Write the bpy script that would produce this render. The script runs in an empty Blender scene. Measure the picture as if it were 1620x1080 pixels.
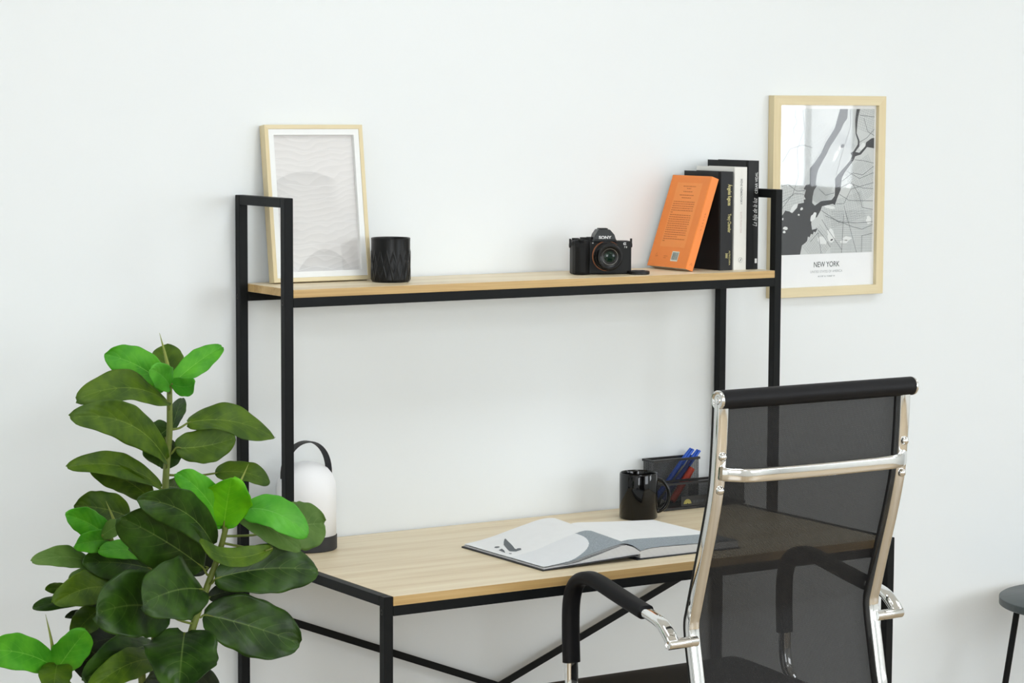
import bpy, bmesh, math, random
from mathutils import Vector, Matrix
from mathutils.geometry import tessellate_polygon

C = bpy.context.scene.collection
SC = bpy.context.scene
R = math.radians
PI = math.pi
random.seed(11)


def lin(r, g=None, b=None):
    if g is None:
        g = b = r
    def f(c):
        c /= 255.0
        return c / 12.92 if c <= 0.04045 else ((c + 0.055) / 1.055) ** 2.4
    return (f(r), f(g), f(b), 1.0)


# ------------------------------------------------------------------ camera
YAW, PITCH, ROLL = 0.5697, -0.0948, 0.0046
cam_data = bpy.data.cameras.new('camera')
cam = bpy.data.objects.new('camera', cam_data)
C.objects.link(cam)
cam_data.sensor_width = 36.0
cam_data.lens = 3899.7 / 1620.0 * 36.0
cam_data.clip_start = 0.05
cam_data.clip_end = 100
fwd = Vector((math.sin(YAW) * math.cos(PITCH), math.cos(YAW) * math.cos(PITCH), math.sin(PITCH)))
rgt = Vector((math.cos(YAW), -math.sin(YAW), 0))
upv = rgt.cross(fwd)
r2 = rgt * math.cos(ROLL) + upv * math.sin(ROLL)
u2 = -rgt * math.sin(ROLL) + upv * math.cos(ROLL)
cam.matrix_world = Matrix(((r2.x, u2.x, -fwd.x, -2.1481), (r2.y, u2.y, -fwd.y, -4.3668),
                           (r2.z, u2.z, -fwd.z, 1.6221), (0, 0, 0, 1)))
SC.camera = cam

# ------------------------------------------------------------------ world, exposure
SC.view_settings.view_transform = 'Standard'
SC.view_settings.look = 'None'
SC.view_settings.gamma = 1.0
SC.view_settings.use_curve_mapping = False
SC.view_settings.exposure = 0.25
world = bpy.data.worlds.new('world')
SC.world = world
world.use_nodes = True
wn = world.node_tree
wn.nodes['Background'].inputs[0].default_value = (0.86, 0.93, 1.0, 1)
wn.nodes['Background'].inputs[1].default_value = 1.2


def area(name, loc, rot, sx, sy, power, color=(1, 1, 1)):
    d = bpy.data.lights.new(name, 'AREA')
    d.shape = 'RECTANGLE'
    d.size = sx
    d.size_y = sy
    d.energy = power
    d.color = color
    o = bpy.data.objects.new(name, d)
    C.objects.link(o)
    o.location = loc
    o.rotation_euler = rot
    return o


ROOM = dict(x0=-5.0, x1=5.0, y0=-7.0, y1=0.0, h=2.9)
# daylight through two windows, plus a fill lamp in an added third (lamps stand in the openings, facing into the room)
area('window_daylight', (4.97, -5.085, 1.9), (0, R(90), 0), 1.25, 1.50, 38.0, (0.93, 0.97, 1.0))
area('window_daylight', (4.97, -4.15, 1.9), (0, R(90), 0), 1.25, 0.28, 38.0 * .10, (0.93, 0.97, 1.0))
area('window_daylight', (2.6, -6.97, 1.75), (R(90), 0, 0), 2.4, 1.6, 58.0, (0.90, 0.96, 1.0))  # fill lamp added to lift the right side, in a made-up window
area('window_daylight', (-3.0, -6.97, 1.75), (R(90), 0, 0), 2.6, 1.6, 86.0, (0.93, 0.97, 1.0))


# ------------------------------------------------------------------ helpers
def tag(o, label=None, cat=None, group=None, kind=None):
    if label: o['label'] = label
    if cat: o['category'] = cat
    if group: o['group'] = group
    if kind: o['kind'] = kind
    return o


def root(name, loc, label, cat, group=None, rotz=0.0):
    o = bpy.data.objects.new(name, None)
    C.objects.link(o)
    o.location = loc
    o.rotation_euler = (0, 0, rotz)
    o.empty_display_size = 0.05
    return tag(o, label, cat, group)


def obj(name, bm, mats, parent=None, local=False, smooth=False, origin=None, bevel=0.0, seg=2, autos=None):
    """one mesh object; geometry is in world coordinates unless local"""
    if not isinstance(mats, (list, tuple)):
        mats = [mats]
    bmesh.ops.recalc_face_normals(bm, faces=bm.faces)
    me = bpy.data.meshes.new(name)
    off = Vector((0, 0, 0))
    if parent is not None and not local:
        p = parent
        while p is not None:
            off += p.location
            p = p.parent
    elif parent is None and origin is not None:
        off = Vector(origin)
    if off.length > 0:
        bmesh.ops.translate(bm, vec=-off, verts=bm.verts)
    if smooth or autos:
        for f in bm.faces:
            f.smooth = True
    if autos:
        for e in bm.edges:
            if len(e.link_faces) == 2 and e.calc_face_angle(0) > R(autos):
                e.smooth = False
    bm.to_mesh(me)
    bm.free()
    for m in mats:
        me.materials.append(m)
    o = bpy.data.objects.new(name, me)
    C.objects.link(o)
    if parent is not None:
        o.parent = parent
    elif origin is not None:
        o.location = origin
    if bevel > 0:
        b = o.modifiers.new('bevel', 'BEVEL')
        b.width = bevel
        b.segments = seg
        b.limit_method = 'ANGLE'
        b.angle_limit = R(40)
        b.harden_normals = False
    return o


def box(bm, x0, x1, y0, y1, z0, z1, mat=0, M=None):
    vs = [bm.verts.new(v) for v in ((x0, y0, z0), (x1, y0, z0), (x1, y1, z0), (x0, y1, z0),
                                    (x0, y0, z1), (x1, y0, z1), (x1, y1, z1), (x0, y1, z1))]
    if M is not None:
        for v in vs:
            v.co = M @ v.co
    for f in ((0, 3, 2, 1), (4, 5, 6, 7), (0, 1, 5, 4), (1, 2, 6, 5), (2, 3, 7, 6), (3, 0, 4, 7)):
        fc = bm.faces.new([vs[i] for i in f])
        fc.material_index = mat
    return bm


def NB():
    return bmesh.new()


def B(x0, x1, y0, y1, z0, z1):
    return box(NB(), x0, x1, y0, y1, z0, z1)


def grid_faces(bm, rows, closed_u=False, closed_v=False, mat=0):
    n = len(rows)
    m = len(rows[0])
    for i in range(n if closed_u else n - 1):
        for j in range(m if closed_v else m - 1):
            a, b = rows[i], rows[(i + 1) % n]
            q = [a[j], a[(j + 1) % m], b[(j + 1) % m], b[j]]
            if len(set(q)) >= 3:
                try:
                    f = bm.faces.new([v for k, v in enumerate(q) if v not in q[:k]])
                    f.material_index = mat
                except ValueError:
                    pass


def lathe(bm, prof, cx=0, cy=0, cz=0, seg=48, M=None, mat=0, fn=None):
    rows = []
    for (r, z) in prof:
        if r < 1e-6:
            v = bm.verts.new((cx, cy, cz + z))
            rows.append([v] * seg)
        else:
            row = []
            for k in range(seg):
                a = 2 * PI * k / seg
                rr = r + (fn(a, z) if fn else 0)
                row.append(bm.verts.new((cx + rr * math.cos(a), cy + rr * math.sin(a), cz + z)))
            rows.append(row)
    if M is not None:
        for v in {v for row in rows for v in row}:
            v.co = M @ v.co
    grid_faces(bm, rows, closed_v=True, mat=mat)
    return bm


def cyl_between(bm, a, b, r, seg=16, mat=0, r2=None):
    a = Vector(a); b = Vector(b)
    d = (b - a)
    L = d.length
    q = d.to_track_quat('Z', 'Y').to_matrix().to_4x4()
    M = Matrix.Translation(a) @ q
    rr = r if r2 is None else r2
    lathe(bm, [(0, 0), (r, 0), (rr, L), (0, L)], seg=seg, M=M, mat=mat)
    return bm


def catmull(pts, n=8, closed=False):
    P = [Vector(p) for p in pts]
    out = []
    N = len(P)
    for i in range(N - 1):
        p0 = P[max(i - 1, 0)]; p1 = P[i]; p2 = P[i + 1]; p3 = P[min(i + 2, N - 1)]
        for k in range(n):
            t = k / n
            out.append(0.5 * ((2 * p1) + (-p0 + p2) * t + (2 * p0 - 5 * p1 + 4 * p2 - p3) * t * t +
                              (-p0 + 3 * p1 - 3 * p2 + p3) * t ** 3))
    out.append(P[-1])
    return out


def rrect(a, b, r, n=4):
    """rounded rectangle section, half sizes a, b"""
    out = []
    for cx, cy, s in ((a - r, b - r, 0), (-a + r, b - r, 90), (-a + r, -b + r, 180), (a - r, -b + r, 270)):
        for k in range(n + 1):
            t = R(s + 90 * k / n)
            out.append((cx + r * math.cos(t), cy + r * math.sin(t)))
    return out


def circ(r, n=16, s=1.0):
    return [(r * math.cos(2 * PI * k / n), r * s * math.sin(2 * PI * k / n)) for k in range(n)]


def sweep(bm, path, sec, ref=(1, 0, 0), mat=0, scale=None, cap=True):
    """section point (u, v): u along ref side axis, v along the normal"""
    P = [Vector(p) for p in path]
    ref = Vector(ref)
    rows = []
    for i, p in enumerate(P):
        t = (P[min(i + 1, len(P) - 1)] - P[max(i - 1, 0)]).normalized()
        s = (ref - t * ref.dot(t)).normalized()
        n = t.cross(s)
        k = scale(i / (len(P) - 1)) if scale else 1.0
        rows.append([bm.verts.new(p + s * (u * k) + n * (v * k)) for (u, v) in sec])
    grid_faces(bm, rows, closed_v=True, mat=mat)
    if cap:
        for r_ in (rows[0], rows[-1]):
            try:
                f = bm.faces.new(r_)
                f.material_index = mat
            except ValueError:
                pass
    return bm


def plate_poly(bm, pts, O, X, Y, h, mat=0, th=0.0):
    """flat filled polygon, 2-D pts on plane O + x X + y Y, lifted h along the normal"""
    O = Vector(O); X = Vector(X); Y = Vector(Y)
    N = X.cross(Y).normalized()
    vs = [bm.verts.new(O + X * p[0] + Y * p[1] + N * h) for p in pts]
    for tri in tessellate_polygon([[Vector((p[0], p[1], 0)) for p in pts]]):
        try:
            f = bm.faces.new([vs[i] for i in tri])
            f.material_index = mat
        except ValueError:
            pass
    return bm


def strip(bm, pts, w, O, X, Y, h, mat=0):
    """thin line along 2-D points"""
    O = Vector(O); X = Vector(X); Y = Vector(Y)
    N = X.cross(Y).normalized()
    prev = None
    for i, p in enumerate(pts):
        a = pts[max(i - 1, 0)]; b = pts[min(i + 1, len(pts) - 1)]
        dx, dy = b[0] - a[0], b[1] - a[1]
        L = math.hypot(dx, dy) or 1
        nx, ny = -dy / L * w / 2, dx / L * w / 2
        cur = [bm.verts.new(O + X * (p[0] + s * nx) + Y * (p[1] + s * ny) + N * h) for s in (-1, 1)]
        if prev:
            f = bm.faces.new([prev[0], prev[1], cur[1], cur[0]])
            f.material_index = mat
        prev = cur
    return bm


def text_obj(name, body, size, mat, parent, O, X, Y, align='LEFT', shear=0.0, xs=1.0, bold=0.0, space=1.0, h=0.0002):
    """lettering as a mesh: O origin of the line, X reading direction, Y up direction (world coordinates)"""
    cu = bpy.data.curves.new(name, 'FONT')
    cu.body = body
    cu.size = size
    cu.align_x = align
    cu.shear = shear
    cu.offset = bold
    cu.space_character = space
    cu.extrude = 0.00005
    tmp = bpy.data.objects.new(name, cu)
    C.objects.link(tmp)
    dg = bpy.context.evaluated_depsgraph_get()
    me = bpy.data.meshes.new_from_object(tmp.evaluated_get(dg))
    bpy.data.objects.remove(tmp)
    X = Vector(X).normalized(); Y = Vector(Y).normalized(); N = X.cross(Y)
    O = Vector(O) + N * h
    off = Vector((0, 0, 0))
    p = parent
    rot = Matrix.Identity(4)
    while p is not None:
        off += p.location
        p = p.parent
    O2 = O - off
    for v in me.vertices:
        x, y, z = v.co
        v.co = O2 + X * (x * xs) + Y * y + N * z
    me.materials.clear()
    me.materials.append(mat)
    o = bpy.data.objects.new(name, me)
    C.objects.link(o)
    o.parent = parent
    return o


# ------------------------------------------------------------------ materials
MATS = {}


def mat(name, col, rough=0.5, metal=0.0, spec=0.5, bump=None, emis=None, sheen=0.0, trans=0.0, coat=0.0, ior=1.5):
    m = bpy.data.materials.new(name)
    m.use_nodes = True
    nt = m.node_tree
    p = nt.nodes['Principled BSDF']
    p.inputs['Base Color'].default_value = col
    p.inputs['Roughness'].default_value = rough
    p.inputs['Metallic'].default_value = metal
    p.inputs['Specular IOR Level'].default_value = spec
    p.inputs['IOR'].default_value = ior
    p.inputs['Transmission Weight'].default_value = trans
    p.inputs['Coat Weight'].default_value = coat
    if emis:
        p.inputs['Emission Color'].default_value = emis[0]
        p.inputs['Emission Strength'].default_value = emis[1]
    tc = nt.nodes.new('ShaderNodeTexCoord')
    nz = nt.nodes.new('ShaderNodeTexNoise')
    nt.links.new(tc.outputs['Object'], nz.inputs['Vector'])
    sc, st, dist, var = bump if bump else (40, 0.04, 0.001, 0.03)
    nz.inputs['Scale'].default_value = sc
    nz.inputs['Detail'].default_value = 3
    bp = nt.nodes.new('ShaderNodeBump')
    bp.inputs['Strength'].default_value = st
    bp.inputs['Distance'].default_value = dist
    nt.links.new(nz.outputs['Fac'], bp.inputs['Height'])
    nt.links.new(bp.outputs['Normal'], p.inputs['Normal'])
    hs = nt.nodes.new('ShaderNodeMapRange')
    hs.inputs['To Min'].default_value = 1 - var
    hs.inputs['To Max'].default_value = 1 + var
    nt.links.new(nz.outputs['Fac'], hs.inputs['Value'])
    mx = nt.nodes.new('ShaderNodeVectorMath')
    mx.operation = 'SCALE'
    mx.inputs[0].default_value = col[:3]
    nt.links.new(hs.outputs['Result'], mx.inputs['Scale'])
    nt.links.new(mx.outputs['Vector'], p.inputs['Base Color'])
    MATS[name] = m
    return m


def wood(name, stops, axis='X', scale=1.0, rough=0.45, fine=1.0):
    m = bpy.data.materials.new(name)
    m.use_nodes = True
    nt = m.node_tree
    L = nt.links.new
    p = nt.nodes['Principled BSDF']
    p.inputs['Roughness'].default_value = rough
    tc = nt.nodes.new('ShaderNodeTexCoord')
    mp = nt.nodes.new('ShaderNodeMapping')
    s = {'X': (1.2, 22, 22), 'Y': (22, 1.2, 22), 'Z': (22, 22, 1.2)}[axis]
    mp.inputs['Scale'].default_value = [v * scale for v in s]
    L(tc.outputs['Object'], mp.inputs['Vector'])
    n1 = nt.nodes.new('ShaderNodeTexNoise')
    n1.inputs['Scale'].default_value = 1.0
    n1.inputs['Detail'].default_value = 6
    n1.inputs['Roughness'].default_value = 0.62
    n1.inputs['Distortion'].default_value = 0.6
    L(mp.outputs['Vector'], n1.inputs['Vector'])
    mp2 = nt.nodes.new('ShaderNodeMapping')
    s2 = {'X': (5, 330, 330), 'Y': (330, 5, 330), 'Z': (330, 330, 5)}[axis]
    mp2.inputs['Scale'].default_value = [v * fine for v in s2]
    L(tc.outputs['Object'], mp2.inputs['Vector'])
    n2 = nt.nodes.new('ShaderNodeTexNoise')
    n2.inputs['Scale'].default_value = 1.0
    n2.inputs['Detail'].default_value = 3
    L(mp2.outputs['Vector'], n2.inputs['Vector'])
    mix = nt.nodes.new('ShaderNodeMix')
    mix.data_type = 'FLOAT'
    mix.inputs['Factor'].default_value = 0.28
    L(n1.outputs['Fac'], mix.inputs['A'])
    L(n2.outputs['Fac'], mix.inputs['B'])
    cr = nt.nodes.new('ShaderNodeValToRGB')
    el = cr.color_ramp.elements
    el[0].position, el[0].color = stops[0]
    el[1].position, el[1].color = stops[-1]
    for ps, c in stops[1:-1]:
        e = el.new(ps)
        e.color = c
    L(mix.outputs['Result'], cr.inputs['Fac'])
    L(cr.outputs['Color'], p.inputs['Base Color'])
    bp = nt.nodes.new('ShaderNodeBump')
    bp.inputs['Strength'].default_value = 0.08
    bp.inputs['Distance'].default_value = 0.001
    L(n2.outputs['Fac'], bp.inputs['Height'])
    L(bp.outputs['Normal'], p.inputs['Normal'])
    MATS[name] = m
    return m


def mesh_mat(name, col, open_frac, pitch, rough=0.6, uv=True, soft=0.5):
    """woven or perforated sheet: opaque threads, see-through holes"""
    m = bpy.data.materials.new(name)
    m.use_nodes = True
    nt = m.node_tree
    L = nt.links.new
    p = nt.nodes['Principled BSDF']
    p.inputs['Base Color'].default_value = col
    p.inputs['Roughness'].default_value = rough
    p.inputs['Specular IOR Level'].default_value = 0.3
    tr = nt.nodes.new('ShaderNodeBsdfTransparent')
    mx = nt.nodes.new('ShaderNodeMixShader')
    tc = nt.nodes.new('ShaderNodeTexCoord')
    sep = nt.nodes.new('ShaderNodeSeparateXYZ')
    L(tc.outputs['UV'], sep.inputs[0])
    waves = []
    for ax in ('X', 'Y'):
        a = nt.nodes.new('ShaderNodeMath'); a.operation = 'MULTIPLY'
        a.inputs[1].default_value = 2 * PI / pitch
        L(sep.outputs[ax], a.inputs[0])
        s = nt.nodes.new('ShaderNodeMath'); s.operation = 'SINE'
        L(a.outputs[0], s.inputs[0])
        waves.append(s)
    mu = nt.nodes.new('ShaderNodeMath'); mu.operation = 'MULTIPLY'
    L(waves[0].outputs[0], mu.inputs[0]); L(waves[1].outputs[0], mu.inputs[1])
    mr = nt.nodes.new('ShaderNodeMapRange')
    mr.inputs['From Min'].default_value = -1
    mr.inputs['From Max'].default_value = 1
    mr.inputs['To Min'].default_value = max(0.0, 1 - open_frac * (1 + soft))
    mr.inputs['To Max'].default_value = min(1.0, 1 - open_frac * (1 - soft))
    L(mu.outputs[0], mr.inputs['Value'])
    L(mr.outputs['Result'], mx.inputs[0])
    L(tr.outputs[0], mx.inputs[1])
    L(p.outputs[0], mx.inputs[2])
    L(mx.outputs[0], nt.nodes['Material Output'].inputs['Surface'])
    MATS[name] = m
    return m


def glass_sheet(name, tint=(1, 1, 1, 1)):
    m = bpy.data.materials.new(name)
    m.use_nodes = True
    nt = m.node_tree
    L = nt.links.new
    nt.nodes.remove(nt.nodes['Principled BSDF'])
    tr = nt.nodes.new('ShaderNodeBsdfTransparent')
    tr.inputs[0].default_value = tint
    gl = nt.nodes.new('ShaderNodeBsdfGlossy')
    gl.inputs['Roughness'].default_value = 0.02
    # Schlick reflectance, the same from both faces of the pane
    ge = nt.nodes.new('ShaderNodeNewGeometry')
    dt = nt.nodes.new('ShaderNodeVectorMath'); dt.operation = 'DOT_PRODUCT'
    L(ge.outputs['Incoming'], dt.inputs[0]); L(ge.outputs['Normal'], dt.inputs[1])
    def mm(op, x, y=None):
        n = nt.nodes.new('ShaderNodeMath'); n.operation = op
        for i, v in enumerate((x, y)):
            if v is None: continue
            if isinstance(v, (int, float)): n.inputs[i].default_value = v
            else: L(v, n.inputs[i])
        return n
    ma = mm('ADD', mm('MULTIPLY', mm('POWER', mm('SUBTRACT', 1.0, mm('ABSOLUTE', dt.outputs['Value']).outputs[0]).outputs[0], 5.0).outputs[0], 0.96).outputs[0], 0.042)
    mx = nt.nodes.new('ShaderNodeMixShader')
    L(ma.outputs[0], mx.inputs[0])
    L(tr.outputs[0], mx.inputs[1])
    L(gl.outputs[0], mx.inputs[2])
    L(mx.outputs[0], nt.nodes['Material Output'].inputs['Surface'])
    MATS[name] = m
    return m


M_wall = mat('wall_paint', lin(235, 239, 241), 0.85, spec=0.2, bump=(260, 0.12, 0.0006, 0.006))
M_ceil = mat('ceiling_paint', lin(245, 245, 243), 0.9, spec=0.1)
M_trim = mat('white_trim', lin(235, 235, 232), 0.5)
M_floor = wood('floor_boards', [(0.25, lin(146, 124, 96)), (0.5, lin(168, 148, 118)), (0.8, lin(186, 168, 138))], 'Y', 0.25)
M_oak = wood('oak_laminate', [(0.30, lin(206, 182, 143)), (0.42, lin(228, 209, 174)), (0.55, lin(240, 225, 194)), (0.75, lin(249, 237, 210))], 'X', 1.0, 0.42)
M_oakedge = wood('oak_edge_band', [(0.3, lin(160, 124, 72)), (0.5, lin(196, 162, 106)), (0.75, lin(216, 186, 134))], 'X', 1.4, 0.45)
M_frame = wood('pale_pine', [(0.25, lin(212, 194, 154)), (0.5, lin(226, 212, 175)), (0.8, lin(235, 224, 192))], 'X', 0.8, 0.5)
M_frameV = wood('pale_pine_upright', [(0.25, lin(206, 186, 142)), (0.5, lin(222, 206, 166)), (0.8, lin(231, 219, 184))], 'Z', 0.8, 0.5)
M_black = mat('black_powder_coat', lin(20, 22, 23), 0.45, spec=0.13, bump=(700, 0.15, 0.0003, 0.1))
M_bolt = mat('dark_bolt', lin(14, 14, 15), 0.35, metal=0.3)
M_chrome = mat('chrome', (0.80, 0.80, 0.79, 1), 0.07, metal=1.0, bump=(3, 0.01, 0.001, 0.01))
M_steel = mat('brushed_steel', (0.6, 0.6, 0.58, 1), 0.28, metal=1.0)
M_vinyl = mat('black_vinyl', lin(20, 20, 23), 0.5, spec=0.2, bump=(500, 0.2, 0.0005, 0.1))
M_hem = mat('black_hem', lin(16, 16, 17), 0.7)
M_sling = mesh_mat('black_mesh_fabric', lin(26, 26, 27), 0.075, 0.0034, 0.7, soft=0.35)
M_plastic = mat('black_plastic', lin(22, 22, 23), 0.4)
M_glaze = mat('black_glaze', lin(6, 6, 7), 0.06, spec=0.4, bump=(8, 0.01, 0.001, 0.02))
M_candle = mat('black_matte_glass', lin(16, 17, 18), 0.3, spec=0.24)
M_paper = mat('white_paper', lin(246, 248, 250), 0.7, spec=0.2)
M_pages = mat('page_edges', lin(228, 224, 212), 0.8)
M_shade = mat('frosted_shade', lin(248, 249, 252), 0.35, spec=0.4, bump=(20, 0.01, 0.001, 0.005))
M_strap = mat('black_strap', lin(38, 38, 40), 0.6)
M_glass = glass_sheet('clear_glass')
M_smoke = glass_sheet('window_glass')
M_lightpanel = mat('light_diffuser', (1, 1, 1, 1), 0.5, emis=((0.89, 0.95, 1.0, 1), 9.3))

# ------------------------------------------------------------------ room
x0, x1, y0, y1, H = ROOM['x0'], ROOM['x1'], ROOM['y0'], ROOM['y1'], ROOM['h']


def struct(name, bm, m, **k):
    return tag(obj(name, bm, m, **k), kind='structure')


struct('floor', B(x0 - .1, x1 + .1, y0 - .1, y1 + .1, -0.1, 0), M_floor)
struct('ceiling', B(x0 - .1, x1 + .1, y0 - .1, y1 + .1, H, H + 0.1), M_ceil)
struct('wall_back', B(x0, x1, 0, 0.1, 0, H), M_wall)
struct('wall_left', B(x0 - .1, x0, y0, y1, 0, H), M_wall)


def wall_hole(along, c0, c1, a0, a1, h0, h1, w0, w1, z0, z1):
    bm = NB()
    def bb(p0, p1, q0, q1):
        if along == 'y':
            box(bm, c0, c1, p0, p1, q0, q1)
        else:
            box(bm, p0, p1, c0, c1, q0, q1)
    bb(a0, w0, h0, h1); bb(w1, a1, h0, h1); bb(w0, w1, h0, z0); bb(w0, w1, z1, h1)
    return bm


struct('wall_right', wall_hole('y', x1, x1 + .1, y0, y1, 0, H, -5.86, -3.99, 1.22, 2.55), M_wall)
bm = wall_hole('x', y0 - .1, y0, x0, -0.4, 0, H, -4.3, -1.7, 0.95, 2.55)
for q in ((-0.4, 1.4, 0, H), (3.8, x1, 0, H), (1.4, 3.8, 0, .95), (1.4, 3.8, 2.55, H)):  # wall around the opening of the added right-hand window
    box(bm, q[0], q[1], y0 - .1, y0, q[2], q[3])
struct('wall_front', bm, M_wall)


def window(n, along, c, w0, w1, z0, z1):
    bm = NB()
    def bb(p0, p1, q0, q1, e=0.03):
        if along == 'y':
            box(bm, c + .03 - e, c + .03 + e, p0, p1, q0, q1)
        else:
            box(bm, p0, p1, c - .03 - e, c - .03 + e, q0, q1)
    t = 0.05
    bb(w0, w1, z0, z0 + t); bb(w0, w1, z1 - t, z1)
    bb(w0, w0 + t, z0 + t, z1 - t); bb(w1 - t, w1, z0 + t, z1 - t)
    mid = (w0 + w1) / 2
    bb(mid - t / 2, mid + t / 2, z0 + t, z1 - t)
    fr = struct('window_%d' % n, bm, M_trim)
    g = NB()
    if along == 'y':
        box(g, c + .05, c + .056, w0 + t, w1 - t, z0 + t, z1 - t)
    else:
        box(g, w0 + t, w1 - t, c - .056, c - .05, z0 + t, z1 - t)
    obj('window_pane', g, M_smoke, fr)


window(1, 'y', x1, -5.86, -3.99, 1.22, 2.55)
window(2, 'x', y0, -4.3, -1.7, 0.95, 2.55)
window(3, 'x', y0, 1.4, 3.8, 0.95, 2.55)  # unseen window made up to let extra light onto the right side
for nm, b in (('baseboard_back', B(x0, x1, -0.012, 0, 0, 0.08)), ('baseboard_left', B(x0, x0 + .012, y0, -0.012, 0, 0.08)),
              ('baseboard_right', B(x1 - .012, x1, y0, -0.012, 0, 0.08))):
    struct(nm, b, M_trim)

# ceiling panels: the room's lamps
for i, (lx, ly) in enumerate(((-2.6, -1.5), (0.4, -1.5), (3.2, -1.5), (-2.6, -4.6), (0.4, -4.6), (3.2, -4.6))):
    t = root('ceiling_light', (lx, ly, H), ('flat square ceiling light panel %s' % ('in the row nearer the desk wall' if ly > -3 else 'in the row farther from the desk wall')) +
             (' at the left', ' in the middle', ' at the right')[i % 3], 'ceiling light', 'ceiling light panels')
    s = 0.32
    b = NB()
    for q in ((-s, s, -s, -s + .02), (-s, s, s - .02, s), (-s, -s + .02, -s + .02, s - .02), (s - .02, s, -s + .02, s - .02)):
        box(b, lx + q[0], lx + q[1], ly + q[2], ly + q[3], H - .03, H)
    obj('panel_frame', b, M_trim, t)
    obj('diffuser', B(lx - s + .021, lx + s - .021, ly - s + .021, ly + s - .021, H - .02, H - .005), M_lightpanel, t)

# ------------------------------------------------------------------ desk with raised shelf
W = 1.2; T = 0.0185; ZD = 0.75; BK = -0.005; HD = 0.2104; DD = 0.5901
ZS = 1.2747; TS = 0.0155; ZT = 1.4486; TD = 0.0173
HF = BK - HD      # front face of the upper shelf frame
DF = BK - DD      # front face of the desk
desk = root('desk', (W / 2, -0.3, 0), 'oak-topped desk with a raised shelf on a square black metal frame, against the white wall', 'desk')


def part(name, bm, m, parent=desk, **k):
    return obj(name, bm, m, parent, **k)


def board(name, xa, xb, ya, yb, za, zb):
    bm = B(xa, xb, ya, yb, za, zb)
    bm.faces.ensure_lookup_table()
    for f in bm.faces:
        f.normal_update()
        f.material_index = 0 if abs(f.normal.z) > 0.5 else 1
    return part(name, bm, [M_oak, M_oakedge], bevel=0.0006)


board('tabletop', T, W - T, DF, BK, ZD - TD, ZD)
board('shelf_board', T, W - T, HF, BK, ZS - TS, ZS)
for xa in (0.0, W - T):
    xb = xa + T
    part('upright', B(xa, xb, BK - T, BK, 0.0, ZT), M_black, bevel=0.0015)            # back post to the floor
    part('upright', B(xa, xb, HF, HF + T, ZD, ZT), M_black, bevel=0.0015)             # front post of the shelf frame
    part('top_bar', B(xa, xb, HF + T, BK - T, ZT - T, ZT), M_black, bevel=0.0012)
    part('leg', B(xa, xb, DF, DF + T, 0.0, ZD), M_black, bevel=0.0015)
    part('side_rail', B(xa, xb, DF + T, BK - T, ZD - T, ZD), M_black, bevel=0.0012)
    part('foot_rail', B(xa, xb, DF + T, BK - T, 0.06, 0.06 + T), M_black, bevel=0.0012)
for nm, ya, zt in (('shelf_rail', HF, ZS - TS), ('shelf_rail', BK - T, ZS - TS), ('front_rail', DF, ZD - TD), ('back_rail', BK - T, ZD - TD)):
    part(nm, B(T, W - T, ya, ya + T, zt - T, zt), M_black, bevel=0.001)
# crossing braces between the back legs
def brace(pa, pb, y):
    bm = NB()
    a = Vector(pa); b = Vector(pb)
    d = (b - a).normalized(); n = Vector((-d.z, 0, d.x)) * 0.0075
    dy = Vector((0, 0.0018, 0))
    vs = []
    for p in (a, b):
        for s in (-1, 1):
            for e in (-1, 1):
                vs.append(bm.verts.new(p + n * s + dy * e + Vector((0, y, 0))))
    for f in ((0, 1, 3, 2), (4, 6, 7, 5), (0, 4, 5, 1), (2, 3, 7, 6), (0, 2, 6, 4), (1, 5, 7, 3)):
        bm.faces.new([vs[i] for i in f])
    return part('cross_brace', bm, M_black)
SL = 0.3905
zc = 0.635 - SL * 0.6
brace((0.004, 0, 0.6335), (1.196, 0, 0.6335 - SL * 1.192), -0.0265)
brace((1.196, 0, 0.6335), (0.004, 0, 0.6335 - SL * 1.192), -0.0305)
bm = NB(); cyl_between(bm, (0.6, -0.036, 0.4008), (0.6, -0.024, 0.4008), 0.006)
part('brace_bolt', bm, M_bolt)
# recessed bolts on the outer faces of the posts
for (yy, zz) in ((BK - T / 2, ZS - TS - T / 2), (HF + T / 2, ZS - TS - T / 2), (DF + T / 2, ZD - TD - T * .6)):
    for sx, xx in ((-1, 0.0), (1, W)):
        bm = NB()
        M = Matrix.Translation((xx, yy, zz)) @ Matrix.Rotation(R(90 * sx), 4, 'Y')
        lathe(bm, [(0.0, -0.002), (0.0022, -0.002), (0.0026, 0.0007), (0.0048, 0.0007), (0.0054, 0.0)], seg=16, M=M)
        part('bolt', bm, M_bolt, smooth=False)
for xx in (T / 2, W - T / 2):
    for yy in (BK - T / 2, DF + T / 2):
        pass

# ------------------------------------------------------------------ picture leaning on the shelf
FW, FH, FD = 0.2195, 0.3105, 0.021
lean = math.asin(0.040 / FH)
pic = root('framed_print', (0.0548, -0.064, ZS), 'pale wood framed print of soft grey sand dunes leaning at the left of the shelf', 'picture')
pic.rotation_euler = (-lean, 0, 0)
pic.location.z = ZS + FD * math.sin(lean) + 0.0002
b1_, b2_ = 0.0085, 0.016


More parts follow.
